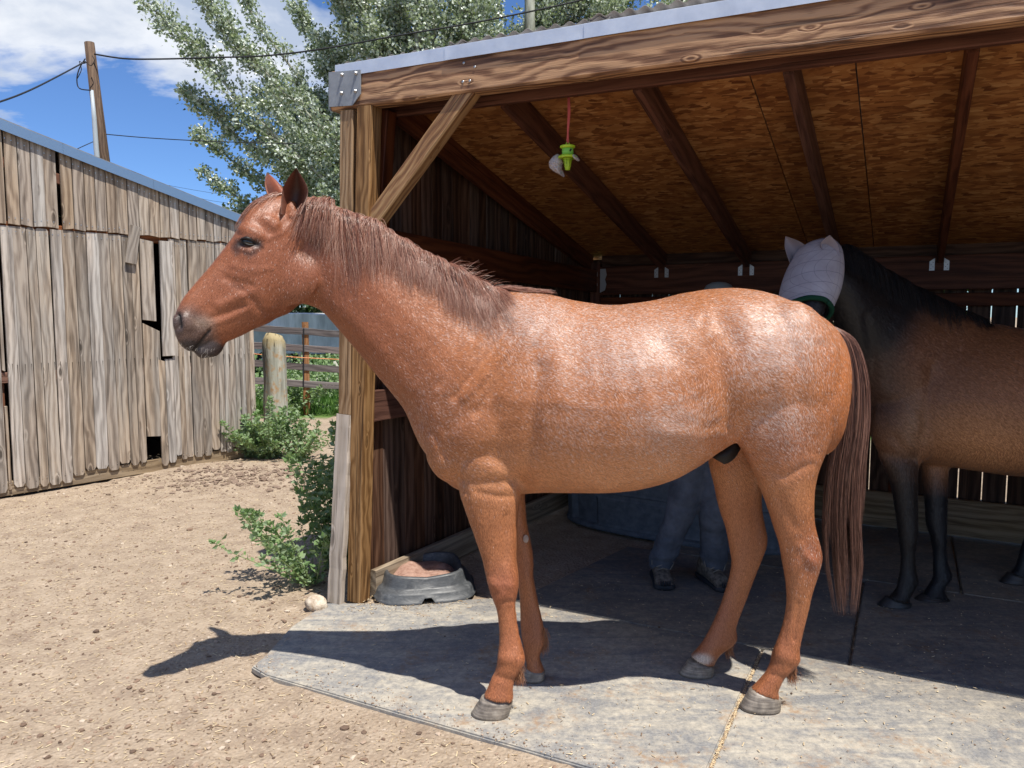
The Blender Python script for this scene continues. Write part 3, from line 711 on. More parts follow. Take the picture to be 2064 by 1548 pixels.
# ================================================================ MATERIALS
HAVE_GROUND=1
def wood(name,light,mid_,dark,grey=0.0,ringw=.17,axis='x',knots=.5,rough=.75,scale=1.0,bump=.5,var=.35,tint=None,spec=.2):
    def b(T,bs):
        co=T.coord('Object'); oi=T.node('ShaderNodeObjectInfo'); rnd=oi.outputs['Random']
        sh=T.node('ShaderNodeCombineXYZ'); T.set(sh.inputs[0],T.math('MULTIPLY',rnd,37.3)); T.set(sh.inputs[1],T.math('MULTIPLY',rnd,91.7)); T.set(sh.inputs[2],T.math('MULTIPLY',rnd,13.1))
        if axis=='z':
            s3=T.node('ShaderNodeSeparateXYZ'); T.set(s3.inputs[0],co); c3=T.node('ShaderNodeCombineXYZ'); T.set(c3.inputs[0],s3.outputs[2]); T.set(c3.inputs[1],s3.outputs[0]); T.set(c3.inputs[2],s3.outputs[1]); co=c3.outputs[0]
        c=T.vmath('ADD',co,sh.outputs[0])
        # knots bend the grain
        kd=T.voro(T.map(c,(2.3*scale,7*scale,7*scale)),1,'F1','Distance',1)
        kn=T.rng(kd,.0,.20,1,0)
        wob=T.noise(T.map(c,(1.1*scale,4*scale,4*scale)),1,3,.5,.3)
        sp=T.node('ShaderNodeSeparateXYZ'); T.set(sp.inputs[0],c)
        yy=T.math('ADD',T.math('MULTIPLY',sp.outputs[1],26*scale),T.math('MULTIPLY',sp.outputs[2],19*scale))
        ring=T.math('ADD',yy,T.math('ADD',T.math('MULTIPLY',wob,7),T.math('MULTIPLY',kn,3.0)))
        rg=T.math('ADD',T.math('MULTIPLY',T.math('SINE',T.math('MULTIPLY',ring,4.2)),.5),.5)
        fine=T.noise(T.map(c,(5,150,150)),1,4,.65)
        streak=T.noise(T.map(c,(.9,16,16)),1,4,.6)
        f=T.math('ADD',T.math('MULTIPLY',rg,ringw),T.math('ADD',T.math('MULTIPLY',fine,.42),T.math('MULTIPLY',streak,.54)))
        col=T.ramp(f,[(.34,dark),(.51,mid_),(.68,light)])
        if grey>0:
            gm=T.rng(T.noise(T.map(c,(.7,5,5)),1,3,.6),.35,.65,0,1)
            gcol=T.ramp(f,[(.34,(.12,.105,.09)),(.52,(.28,.245,.21)),(.70,(.44,.40,.35))])
            gm=T.math('MULTIPLY',gm,grey); gm=T.math('ADD',gm,T.rng(rnd,0,1,-.25,.45),clamp=True)
            col=T.mix(gm,col,gcol)
        if knots>0:
            gate=T.math('GREATER_THAN',T.voro(T.map(c,(2.3*scale,7*scale,7*scale)),1,'F1','Color',1),.45)
            k1=T.math('MULTIPLY',T.rng(kd,.06,.13,1,0),T.math('MULTIPLY',gate,knots),clamp=True)
            col=T.mix(k1,col,tuple(x*.45 for x in dark))
        hv=T.rng(rnd,0,1,1-var,1+var*.6)
        hs=T.node('ShaderNodeHueSaturation'); T.set(hs.inputs['Color'],col); T.set(hs.inputs['Value'],hv)
        rn2=T.math('FRACT',T.math('MULTIPLY',rnd,7.31)); T.set(hs.inputs['Saturation'],T.rng(rn2,0,1,.75,1.2))
        out=hs.outputs[0]
        # fine dark checks along the grain
        chk=T.rng(T.noise(T.map(c,(1.6,75,75)),1,2,.5),.62,.68,0,.55); out=T.mix(chk,out,tuple(x*.5 for x in dark))
        T.set(bs.inputs['Base Color'],out); T.set(bs.inputs['Normal'],T.bump(T.math('ADD',f,T.math('MULTIPLY',chk,-.6)),bump,.006))
    return material(name,mid_,rough,spec,build=b)
M_barn=wood('weathered_cedar',(.56,.45,.34),(.33,.25,.18),(.13,.10,.075),grey=.95,knots=.8,var=.34,bump=.55,rough=.8)
M_barn_up=wood('weathered_cedar_upper',(.46,.35,.25),(.27,.195,.135),(.11,.075,.052),grey=.55,knots=.8,var=.22,bump=.55,rough=.8)
M_pale=wood('bleached_plank',(.60,.50,.40),(.46,.37,.28),(.20,.15,.11),grey=.08,knots=.7,var=.15,bump=.9,rough=.85)
M_tanp=wood('tan_plank',(.40,.27,.16),(.24,.145,.075),(.09,.048,.023),scale=1.7,knots=.6,var=.1,bump=.7,rough=.65)
M_post=wood('oiled_post',(.33,.20,.10),(.17,.092,.042),(.055,.028,.014),knots=.6,var=.15,bump=.9,rough=.6,scale=1.8)
M_beam=wood('oiled_beam',(.50,.27,.12),(.20,.085,.032),(.045,.018,.008),ringw=.22,knots=.9,var=.12,bump=.9,rough=.5,scale=1.7,spec=.35)
M_brace=wood('oiled_brace',(.46,.27,.11),(.26,.12,.042),(.06,.025,.012),scale=1.7,knots=.4,var=.1,bump=.8,rough=.5,spec=.35)
M_red=wood('stained_redwood',(.13,.045,.022),(.08,.025,.012),(.032,.010,.006),knots=.5,var=.15,bump=.4,rough=.6)
M_frame=wood('red_brown_frame',(.25,.10,.05),(.16,.06,.028),(.07,.025,.012),knots=.5,var=.2)
M_inner=wood('dark_stained_board',(.12,.07,.048),(.058,.030,.02),(.02,.011,.008),knots=.7,var=.35,bump=.5,rough=.6)
M_sill=wood('dirty_sill',(.34,.26,.17),(.22,.16,.10),(.11,.075,.05),grey=.3,knots=.4,var=.1)
M_pole=wood('pole_wood',(.13,.085,.055),(.08,.05,.034),(.03,.02,.014),axis='z',grey=0,knots=.3,var=.1)
def osb(T,bs):
    co=T.coord('Object'); oi=T.node('ShaderNodeObjectInfo')
    a=T.voro(T.map(co,(16,40,1),rot=(0,0,.12)),1,'F1','Color'); b=T.voro(T.map(co,(22,50,1),rot=(0,0,-.6),loc=(3.3,1,0)),1,'F1','Color'); c2=T.voro(T.map(co,(12,34,1),rot=(0,0,.7),loc=(7,5,0)),1,'F1','Color')
    bw=lambda v:T.node('ShaderNodeRGBToBW')
    def g(v): n=T.node('ShaderNodeRGBToBW'); T.set(n.inputs[0],v); return n.outputs[0]
    va,vb,vc=g(a),g(b),g(c2)
    sel=T.math('GREATER_THAN',vb,.62); v=T.mix(sel,va,vc)
    gs=T.noise(T.map(co,(12,90,1)),1,3,.6)
    v=T.math('ADD',T.math('MULTIPLY',g(v),.75),T.math('MULTIPLY',gs,.25))
    col=T.ramp(v,[(.2,(.14,.046,.015)),(.40,(.26,.10,.031)),(.6,(.37,.16,.05)),(.8,(.50,.26,.10))])
    st=T.noise(co,1.3,3,.6); col=T.mix(T.rng(st,.5,.75,0,.6),col,(.12,.045,.018))
    T.set(bs.inputs['Base Color'],col); T.set(bs.inputs['Normal'],T.bump(v,.3,.004))
M_osb=material('osb',(.3,.14,.05),.55,.3,build=osb)
def galv(T,bs):
    co=T.coord('Object'); n=T.noise(co,9,4,.6); s=T.noise(T.map(co,(3,40,40)),1,3,.6)
    T.set(bs.inputs['Base Color'],T.ramp(n,[(.3,(.55,.60,.68)),(.7,(.72,.77,.84))])); T.set(bs.inputs['Roughness'],T.rng(s,.3,.7,.36,.5))
M_galv=material('galvanised_flashing',(.55,.58,.63),.4,.5,.45,build=galv)
def corr(T,bs):
    co=T.coord('Object'); n=T.noise(co,6,5,.65); T.set(bs.inputs['Base Color'],T.ramp(n,[(.3,(.16,.13,.11)),(.6,(.33,.31,.29))]))
M_corr=material('weathered_corrugated_iron',(.3,.28,.27),.6,.4,.5,build=corr)
M_steel=material('grey_painted_steel',(.20,.22,.24),.5,.4,.15,build=lambda T,bs:T.set(bs.inputs['Base Color'],T.ramp(T.noise(T.coord('Object'),22,4,.6),[(.3,(.20,.215,.235)),(.7,(.30,.32,.34))])))
M_bolt=material('bolt_steel',(.45,.45,.45),.35,.5,.9)
M_zinc=material('zinc_hanger',(.45,.48,.50),.45,.5,.7)
M_blueflash=material('blue_grey_flashing',(.20,.30,.44),.40,.4,.55)
# ================================================================ GROUND
def dirt(T,bs):
    co=T.coord('Object'); n=T.noise(co,.8,5,.6); n2=T.noise(co,6,6,.65); n3=T.noise(co,60,4,.7); v=T.voro(co,55,'F1','Distance'); vc=T.voro(co,90,'F1','Color')
    col=T.ramp(n2,[(.28,(.235,.175,.13)),(.5,(.34,.265,.192)),(.72,(.42,.335,.25))])
    col=T.mix(T.rng(n,.35,.7,0,.35),col,(.37,.29,.215))
    gr=T.node('ShaderNodeRGBToBW'); T.set(gr.inputs[0],vc)
    col=T.mix(T.rng(gr.outputs[0],.7,.95,0,.55),col,(.52,.43,.33)); col=T.mix(T.rng(gr.outputs[0],.22,.05,0,.6),col,(.13,.09,.065))
    g=T.attr('green','Fac'); gn=T.noise(co,3,4,.6)
    col=T.mix(g,col,T.ramp(gn,[(.3,(.05,.10,.02)),(.7,(.12,.20,.05))]))
    T.set(bs.inputs['Base Color'],col)
    h=T.math('ADD',T.math('MULTIPLY',n3,.6),T.math('ADD',T.math('MULTIPLY',n2,1.2),T.math('MULTIPLY',v,-.5)))
    T.set(bs.inputs['Normal'],T.bump(h,.75,.02))
M_dirt=material('dirt',(.3,.22,.16),.95,.1,build=dirt)
xs=np.unique(np.concatenate([np.linspace(-400,-30,14),np.linspace(-30,-6,25),np.arange(-6,4.01,.035),np.linspace(4.1,30,26),np.linspace(30,400,14)]))
ys=np.unique(np.concatenate([np.linspace(-60,.8,12),np.arange(.8,9,.035),np.linspace(9.0,30,60),np.linspace(30,900,24)]))
X,Yg=np.meshgrid(xs,ys); 
def gz(x,y):
    a=.012*mnoise.noise(Vector((x*1.1,y*1.1,0)))+.008*mnoise.noise(Vector((x*4,y*4,3)))+.0045*mnoise.noise(Vector((x*13,y*13,5)))
    return a*.7-.016
near=(X>-7)&(X<5)&(Yg<13)
Z=np.zeros_like(X)
it=np.argwhere(near)
for i,j in it: Z[i,j]=gz(X[i,j],Yg[i,j])
# mound of soil beside the barn corner
Z+=.07*np.exp(-(((X+2.75)/.8)**2+((Yg-7.55)/.5)**2))*near
Z+=.16*np.exp(-(((X+4.2)/.9)**2+((Yg-7.0)/.5)**2))*0
for _ in range(170):
    hx,hy=random.uniform(-4.5,.4),1.9+5.5*random.random()**1.3; a=random.uniform(0,6.28); ux=(X-hx)*math.cos(a)+(Yg-hy)*math.sin(a); uy=-(X-hx)*math.sin(a)+(Yg-hy)*math.cos(a); rr_=np.hypot(ux/.075,uy/.062); Z+=near*(-.011*np.exp(-rr_**4)+.006*np.exp(-((rr_-1.35)/.28)**2)*(ux<.03))
# ground lies below the mats and the shelter floor
bdir=Vector((math.cos(math.radians(27.25)),-math.sin(math.radians(27.25)),0)); rdir=Vector((math.sin(math.radians(27.25)),math.cos(math.radians(27.25)),0))
A0=G(480,1345,.0)
sx=(X-A0.x)*bdir.x+(Yg-A0.y)*bdir.y; sr=(X-A0.x)*rdir.x+(Yg-A0.y)*rdir.y
inside=(sx>.06)&(sr>.04)&(sr<4.2)&(sx<6.5)&(sx>.06+np.clip(sr,0,.8)*-.22)
Z=np.where(inside,np.minimum(Z,-.022),Z)
nx,ny=len(xs),len(ys)
idx=np.arange(nx*ny).reshape(ny,nx); Qf_=np.stack([idx[:-1,:-1],idx[:-1,1:],idx[1:,1:],idx[1:,:-1]],-1).reshape(-1,4)
ground=npmesh('ground',np.stack([X,Yg,Z],-1).reshape(-1,3),Qf_,M_dirt); ground['kind']='structure'
green=((Yg>11.8+.3*np.sin(X*2.1)-(X+3)*.35))&(Yg<60)
attr_set(ground,'green',green.astype(float).ravel())
# ================================================================ MATS
def mat_sh(T,bs):
    co=T.coord('Object'); oi=T.node('ShaderNodeObjectInfo'); c=T.vmath('ADD',co,T.vmath('SCALE',oi.outputs['Location'],None))
    n=T.noise(co,1.6,7,.72,.8); n2=T.noise(co,34,6,.75); n3=T.noise(co,120,3,.6); w_=T.noise(T.map(co,(3,9,1),rot=(0,0,.6)),1,5,.65,1.2)
    base=T.ramp(n3,[(.3,(.155,.155,.158)),(.7,(.25,.248,.245))])
    m=T.math('ADD',T.math('MULTIPLY',w_,.5),T.math('ADD',T.math('MULTIPLY',n2,.35),T.math('MULTIPLY',n,.3)))
    col=T.mix(T.rng(m,.50,.66,.0,1),base,T.ramp(n2,[(.35,(.33,.30,.245)),(.65,(.44,.40,.33))]))
    sc_=T.noise(T.map(co,(2,55,1),rot=(0,0,.9)),1,3,.7,.6); col=T.mix(T.rng(sc_,.6,.7,0,.45),col,(.42,.40,.36))
    drt=T.noise(co,3.7,5,.7,.2); drt2=T.noise(co,40,4,.7); col=T.mix(T.math('MULTIPLY',T.rng(drt,.54,.66,0,1),T.rng(drt2,.4,.6,0,.8)),col,(.30,.19,.11))
    dp=T.attr('roof_shade','Fac'); col=T.mix(dp,col,T.mix(1,col,(.34,.30,.28),'MULTIPLY'))  # shade under the roof put into the mat colour
    T.set(bs.inputs['Base Color'],col); T.set(bs.inputs['Normal'],T.bump(T.math('ADD',T.math('MULTIPLY',n3,.5),m),.35,.006)); T.set(bs.inputs['Roughness'],T.rng(m,.4,.7,.55,.9))
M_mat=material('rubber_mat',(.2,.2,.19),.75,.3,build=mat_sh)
def matpoly(poly,lab):
    """poly in metres on the ground, as a 19 mm slab"""
    c=sum((Vector(p) for p in poly),Vector())/len(poly); e=empty('mat_tmp'); bpy.data.objects.remove(e)
    bm=bmesh.new(); vs=[bm.verts.new((p[0]-c.x,p[1]-c.y,.019)) for p in poly]; f=bm.faces.new(vs); f.normal_update()
    if f.normal.z<0: f.normal_flip()
    r=bmesh.ops.extrude_face_region(bm,geom=[f]); low=[v for v in r['geom'] if isinstance(v,bmesh.types.BMVert)]
    for v in low: v.co.z=-.006
    bmesh.ops.recalc_face_normals(bm,faces=bm.faces)
    ed=[e for e in bm.edges if all(v.co.z>.01 for v in e.verts)]; bmesh.ops.bevel(bm,geom=ed,offset=.006,segments=2,affect='EDGES')
    bmesh.ops.triangulate(bm,faces=[f for f in bm.faces if len(f.verts)>4]); 
    for _ in range(2): bmesh.ops.subdivide_edges(bm,edges=[e for e in bm.edges if e.calc_length()>.35],cuts=1,use_grid_fill=True)
    me=bpy.data.meshes.new('rubber_mat'); bm.to_mesh(me); bm.free(); me.materials.append(M_mat)
    o=bpy.data.objects.new('rubber_mat',me); COL.objects.link(o); o.location=(c.x,c.y,-.019+random.uniform(0,.0015))
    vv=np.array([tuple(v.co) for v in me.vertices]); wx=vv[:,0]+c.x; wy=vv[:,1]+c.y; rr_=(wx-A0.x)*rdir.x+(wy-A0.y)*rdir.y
    attr_set(o,'roof_shade',np.clip((rr_-.9)/.5,0,1)*.55)  # painted shade deepens from the front edge inwards
    return props(o,lab,'mat','rubber stall mats on the shelter floor')
def fr(s,r): v=A0+bdir*s+rdir*r; return (v.x,v.y,0)
gp=.012
Bc=G(657,1216)
left=[fr(.02,.14),fr(.05,.03),fr(.16,0),fr(2.03-gp/2,0),fr(2.03-gp/2,1.26),fr(.62,1.26),(Bc.x+.32,Bc.y-.0,0),(Bc.x,Bc.y,0),(Bc.x-.1,Bc.y-.32,0)]
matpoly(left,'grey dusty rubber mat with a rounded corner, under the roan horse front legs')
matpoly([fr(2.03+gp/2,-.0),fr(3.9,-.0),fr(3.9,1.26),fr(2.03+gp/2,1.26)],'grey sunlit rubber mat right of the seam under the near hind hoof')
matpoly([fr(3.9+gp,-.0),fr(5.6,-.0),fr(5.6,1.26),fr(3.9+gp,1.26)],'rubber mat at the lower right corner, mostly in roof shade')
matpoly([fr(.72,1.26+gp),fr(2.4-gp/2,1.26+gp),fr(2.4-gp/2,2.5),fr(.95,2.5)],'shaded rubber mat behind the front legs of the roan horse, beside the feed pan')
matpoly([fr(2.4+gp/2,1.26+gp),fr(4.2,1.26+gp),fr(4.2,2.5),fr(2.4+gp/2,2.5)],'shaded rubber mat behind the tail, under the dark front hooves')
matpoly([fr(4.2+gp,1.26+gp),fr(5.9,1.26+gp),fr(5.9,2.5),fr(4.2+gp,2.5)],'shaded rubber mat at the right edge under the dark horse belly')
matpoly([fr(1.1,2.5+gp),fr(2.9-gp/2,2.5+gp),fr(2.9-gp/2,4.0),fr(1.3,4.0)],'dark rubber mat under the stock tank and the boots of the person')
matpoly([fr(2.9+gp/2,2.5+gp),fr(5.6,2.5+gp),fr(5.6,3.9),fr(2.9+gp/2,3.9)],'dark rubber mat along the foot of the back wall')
# ================================================================ SHELTER
sh=empty('horse_shelter',tuple(G(712,1215)),'open-fronted timber horse shelter with a corrugated roof, oiled beams and a chipboard ceiling','shelter')
P0=G(712,1216); nb=rdir
def VB(px,py,off=0.0): return PL(px,py,P0+rdir*off,nb)     # on the front plane
# header beam, two plies; bottom line from the photograph's perspective
bl=VB(712,216); br=VB(2064,38); bd=(br-bl).normalized(); H=.195
left_end=VB(667,216); tL=(left_end-bl).dot(bd)
ext=5.2
ua=Vector((0,0,1))
fb=bl+bd*tL+rdir*.045+Vector((0,0,H/2)); 
plank('header_beam',fb,fb+bd*ext,.09,H,M_beam,sh,ch=.010,jit=.0015,segs=26)
ib=bl+bd*(tL+.18)+rdir*.215+Vector((0,0,H/2-.012))
plank('inner_header',ib,ib+bd*(ext-.18),.04,H,M_red,sh,ch=.004,segs=4)
zb=bl.z
# posts
pw=.092
pb=G(712,1214); pt=VB(733,216); pt.z=zb
c0=Vector((pb.x,pb.y,0))+rdir*pw*.5; c1=Vector((pt.x,pt.y,zb))+rdir*pw*.5; 
plank('corner_post',c0,c1,pw,pw,M_post,sh,up=-rdir,ch=.006,jit=.001,segs=14)
c2=c0+bdir*(pw*.25)+rdir*(pw+.012); c3=c1+bdir*(pw*.25)+rdir*(pw+.012); c2.z=1.32
plank('post_doubler',c2,c3,pw*.95,.085,M_red,sh,up=-rdir,ch=.005,segs=4)
# outer planks nailed on the left of the post
q0=G(672,1217)+rdir*.02; q1=VB(691,836)+rdir*.02; q2=VB(697,222)+rdir*.02
plank('corner_plank',Vector((q0.x,q0.y,0)),q1,.095,.04,M_pale,sh,up=-rdir,ch=.006,jit=.003,segs=16)
plank('corner_plank',q1+Vector((.0,0,.003))+rdir*.004+bdir*.004,q2,.082,.036,M_tanp,sh,up=-rdir,ch=.004,jit=.0015,segs=10)
# brace
k0=VB(752,452,.052); k1=VB(948,182,.052)
plank('knee_brace',k0-(k1-k0).normalized()*.06,k1+(k1-k0).normalized()*.03,.088,.074,M_brace,sh,up=-rdir,ch=.006,segs=3)
# bracket plate with four bolts
pc=[VB(664,146,-.004),VB(728,141,-.004),VB(728,190,-.004),VB(711,213,-.004),VB(664,216,-.004)]
V=[tuple(p) for p in pc]+[tuple(p-rdir*.006) for p in pc]; n=5
Fs=[tuple(range(n)),tuple(reversed(range(n,2*n)))]+[(i,i+n,(i+1)%n+n,(i+1)%n) for i in range(n)]
brk=meshobj('corner_bracket',V,Fs,M_steel,sh)
sp0=VB(664,146,-.004); V=[tuple(sp0+rdir*a+Vector((0,0,b))) for a,b in ((0,0),(.10,0),(.10,-.19),(0,-.19))]; V+=[tuple(Vector(v)-bdir*.006) for v in V]
meshobj('bracket_side',V,[(0,1,2,3),(7,6,5,4),(0,4,5,1),(1,5,6,2),(2,6,7,3),(3,7,4,0)],M_steel,brk)
for bx,by in ((690,151),(718,148),(689,188),(717,184)):
    q=VB(bx,by,-.010); Vb,Fb=lathe([(.0095,0),(.0095,.005),(.006,.006),(.006,.014),(.004,.016)],8); Mx=frame(q,q-rdir,Vector((0,0,1)))@Matrix.Rotation(math.pi/2,4,'Y')
    meshobj('bolt',Vb,Fb,M_bolt,brk,Mx,True)
for bx,by in ((935,127),(957,135),(933,165),(947,163)):
    q=VB(bx,by,-.001); Vb,Fb=lathe([(.007,0),(.007,.002),(.003,.003)],8); Mx=frame(q,q-rdir,Vector((0,0,1)))@Matrix.Rotation(math.pi/2,4,'Y'); meshobj('nail_head',Vb,Fb,M_bolt,sh,Mx,True)
# roof pitch and back wall
C=P0+Vector((.506,.862,0))*3.12; C.z=0; wl=(C-P0).normalized(); wb=Vector((.866,-.5,0))   # back-left corner, wall directions
slope=-.232
rafz=lambda r_: bl.z+.035+slope*r_          # underside of the rafters at distance r from the front plane
rd=(rdir+Vector((0,0,slope))).normalized()
up_r=rd.cross(bdir); 
if up_r.z<0: up_r=-up_r
def slen(s,r_):  # point on rafter underside plane, s metres along the beam from post
    v=P0+bdir*s+rdir*r_; v.z=rafz(r_)+(bd.z*s if True else 0); return v
def s_of(px,py): v=PL(px,py,P0+rdir*.26,nb); return (v-P0).dot(bdir)
rs=[s_of(800,240),s_of(1020,212),s_of(1287,182),s_of(1590,142),s_of(1962,98)]; rs+=[rs[-1]+.61*i for i in (1,2)]
def r_back(s):   # distance at which the line hits the back wall
    p=P0+bdir*s; n=Vector((.5,.866,0)); return (C-p).dot(n)/rdir.dot(n)
for s in rs:
    rb=r_back(s)-.05; a=slen(s,.24)+up_r*.07; b2=slen(s,rb)+up_r*.07
    plank('rafter',a,b2,.042,.14,M_red,sh,up=up_r,ch=.003,segs=2)
    # joist hangers on the ledger
smax=6.0; s0=-.10
# chipboard ceiling
cols=[s0,s_of(1490,150)-.61*2*1,s_of(1490,150),s_of(1716,128),s_of(1716,128)+1.22,smax]
cols=sorted(cols); dk0=slen(0,0)+up_r*.142
rows=[[-.03,1.22,2.5,3.9]]
for i in range(len(cols)-1):
    off=.0 if i%2 else .0
    rr0=[-.03,1.20,2.42,3.75]
    for j in range(3):
        a,b2=cols[i]+.003,cols[i+1]-.003; c_,d_=rr0[j]+.003,rr0[j+1]-.003
        v=[slen(a,c_)+up_r*.142,slen(b2,c_)+up_r*.142,slen(b2,d_)+up_r*.142,slen(a,d_)+up_r*.142]
        M=Matrix((( *bdir[:2],0,0),)*1) if False else None
        x=(v[1]-v[0]).normalized(); y=(v[3]-v[0]); y=(y-x*y.dot(x)).normalized(); z=x.cross(y); Mx=Matrix(((x.x,y.x,z.x,v[0].x),(x.y,y.y,z.y,v[0].y),(x.z,y.z,z.z,v[0].z),(0,0,0,1))); inv=Mx.inverted()
        lv=[inv@q for q in v]; lv+=[q+Vector((0,0,.011)) for q in lv]
        o=meshobj('chipboard_panel',lv,[(3,2,1,0),(4,5,6,7),(0,1,5,4),(1,2,6,5),(2,3,7,6),(3,0,4,7)],M_osb,sh,Mx)
# corrugated sheets
per=.068
def corrug(sa,sb,r0,r1,lift):
    ns=int((sb-sa)/per*8); V=[];Fs=[]
    for k,r_ in enumerate((r0,r1)):
        for i in range(ns+1):
            s=sa+(sb-sa)*i/ns; V.append(slen(s,r_)+up_r*(.190+lift+.009*math.sin(2*math.pi*s/per)))
    for i in range(ns): Fs.append((i,i+1,ns+2+i,ns+1+i))
    o=meshobj('corrugated_sheet',V,Fs,M_corr,sh,None,True); m=o.modifiers.new('t','SOLIDIFY'); m.thickness=.0015; return o
sA=(PL(664,135,P0-rdir*.05,nb)-P0).dot(bdir); s1=(PL(890,80,P0-rdir*.05,nb)-P0).dot(bdir); s2=(PL(1175,30,P0-rdir*.05,nb)-P0).dot(bdir)
corrug(sA,s1+.1,-.030,4.0,0); corrug(s1,s2+.1,-.036,4.0,.011); corrug(s2,s2+1.3,-.042,4.0,.022); corrug(s2+1.2,smax+.1,-.03,4.0,.033)
# flashing (L-profile, lapped pieces)
def flash(sa,sb,off):
    o=slen(0,0).z; V=[]
    pts=[(-.006-off,.225-.050),(-.006-off,.235),(-.0045-off,.2362),(.10,.2362-.10*.232*1.0+.0)]
    for s in (sa,sb):
        for r_,h in pts:
            v=P0+bdir*s+rdir*r_; v.z=bl.z+h-.018+bd.z*s; V.append(v)
    n=4; Fs=[(i,i+1,i+1+n,i+n) for i in range(n-1)]
    q=meshobj('flashing',V,Fs,M_galv,sh); m=q.modifiers.new('t','SOLIDIFY'); m.thickness=.0012; return q
flash(sA-.0,s1+.02,.0); flash(s1-.01,s2+.02,.003); flash(s2-.01,s2+2.4,.006); flash(s2+2.35,smax,.009)
# ---- left wall: boards outside, girts inside
wout=Vector((-wl.y,wl.x,0)); Lw=(C-P0).length
def topz(p): r_=(p-P0).dot(rdir); s=(p-P0).dot(bdir); return rafz(r_)+bd.z*s+.12
d=.10; i=0
while d<Lw+.1:
    w_=random.uniform(.088,.112); p=P0+wl*(d+w_/2)+wout*(.03+random.uniform(-.003,.003)); h=topz(p)
    a=Vector((p.x,p.y,.03)); b2=Vector((p.x,p.y,h)) 
    a+=wl*random.uniform(-.004,.004)
    plank('wall_board',a,b2,w_-random.uniform(.0005,.006),.018,M_inner,sh,up=wout,ch=.002,segs=1); d+=w_
def wp(d,z,off=0): v=P0+wl*d-wout*off; v.z=z; return v
plank('sill_plate',wp(.13,.075,.03),wp(Lw-.05,.075,.03),.15,.04,M_sill,sh,up=-wout,ch=.004,segs=3)
plank('girt',wp(.12,1.06,.03),wp(Lw,1.06,.03),.17,.04,M_red,sh,up=-wout,ch=.004,segs=3)
plank('girt',wp(.14,1.93,.03),wp(Lw,1.84,.03),.19,.04,M_red,sh,up=-wout,ch=.004,segs=3)
# ---- back wall
nbk=Vector((.5,.866,0))
def bp(t,z,off=0): v=C+wb*t-nbk*off; v.z=z; return v
LB=5.4; t=-.05; i=0
while t<LB:
    w_=random.uniform(.138,.146); gapw=random.choice([.002,.003,.005,.006]) if t<1.8 else random.choice([.005,.007,.008,.006])
    hole=(.17<t<.55)
    z1=1.98
    p=bp(t+w_/2,0,-.012)
    lo=.04
    if hole:
        plank('wall_board',Vector((p.x,p.y,lo)),Vector((p.x,p.y,1.58)),w_-gapw,.018,M_inner,sh,up=nbk,ch=.002)
        plank('wall_board',Vector((p.x,p.y,1.66)),Vector((p.x,p.y,z1+.05)),w_-gapw,.018,M_inner,sh,up=nbk,ch=.002)
    else: plank('wall_board',Vector((p.x,p.y,lo)),Vector((p.x+random.uniform(-.003,.003),p.y,z1+.05)),w_-gapw,.018,M_inner,sh,up=nbk,ch=.002)
    t+=w_
lz=1.845
plank('ledger',bp(.07,lz,.06),bp(LB,lz,.06),.235,.04,M_red,sh,up=-nbk,ch=.004,segs=4)
plank('light_blocking',bp(.07,lz+.215,.0),bp(LB,lz+.215,.0),.20,.03,M_inner,sh,up=-nbk,ch=.004,segs=3)  # added plank that shuts out daylight above the ledger
plank('girt',bp(.07,1.66,.03),bp(LB,1.66,.03),.09,.04,M_red,sh,up=-nbk,ch=.004,segs=3)
plank('girt',bp(.07,.95,.03),bp(LB,.95,.03),.10,.04,M_red,sh,up=-nbk,ch=.004,segs=3)
plank('skirt_board',bp(.05,.14,.04),bp(LB,.14,.04),.26,.035,M_sill,sh,up=-nbk,ch=.004,segs=4)
plank('back_post',bp(.03,0,.03),bp(.03,2.0,.03),.09,.09,M_red,sh,up=-nbk)
plank('back_post',bp(2.4,0,.0),bp(2.4,1.7,.0),.09,.03,M_red,sh,up=-nbk)
def hanger(c,sx_,par):
    V=[(0,0,0),(.032*sx_,-.022,0),(.032*sx_,-.085,0),(0,-.085,0)]; V+=[(x,y,.002) for x,y,z in V]
    Mx=Matrix(((wb.x,0,-nbk.x,c.x),(wb.y,0,-nbk.y,c.y),(0,1,0,c.z),(0,0,0,1)))
    Fs=[(0,1,2,3),(7,6,5,4),(0,4,5,1),(1,5,6,2),(2,6,7,3),(3,7,4,0)]
    o=meshobj('joist_hanger',V,Fs,M_zinc,sh,Mx)
    Vd=[];Fd=[]
    for (hx,hy) in ((.010,-.03),(.022,-.045),(.010,-.06),(.022,-.072)):
        k=len(Vd); Vd+=[(hx*sx_+.0028*math.cos(a),hy+.0028*math.sin(a),.0032) for a in np.linspace(0,2*math.pi,7)[:-1]]; Fd.append(tuple(range(k,k+6)))
    meshobj('nail_hole',Vd,Fd,M_black_skin,o,Mx)
for s in rs:
    rb=r_back(s); p=P0+bdir*s+rdir*rb; tt=(p-C).dot(wb); zz_=min(lz+.118,rafz(rb)+bd.z*s+.055)
    hanger(bp(tt+.028,lz+.10,.083),1,sh); hanger(bp(tt-.028,lz+.10,.083),-1,sh)
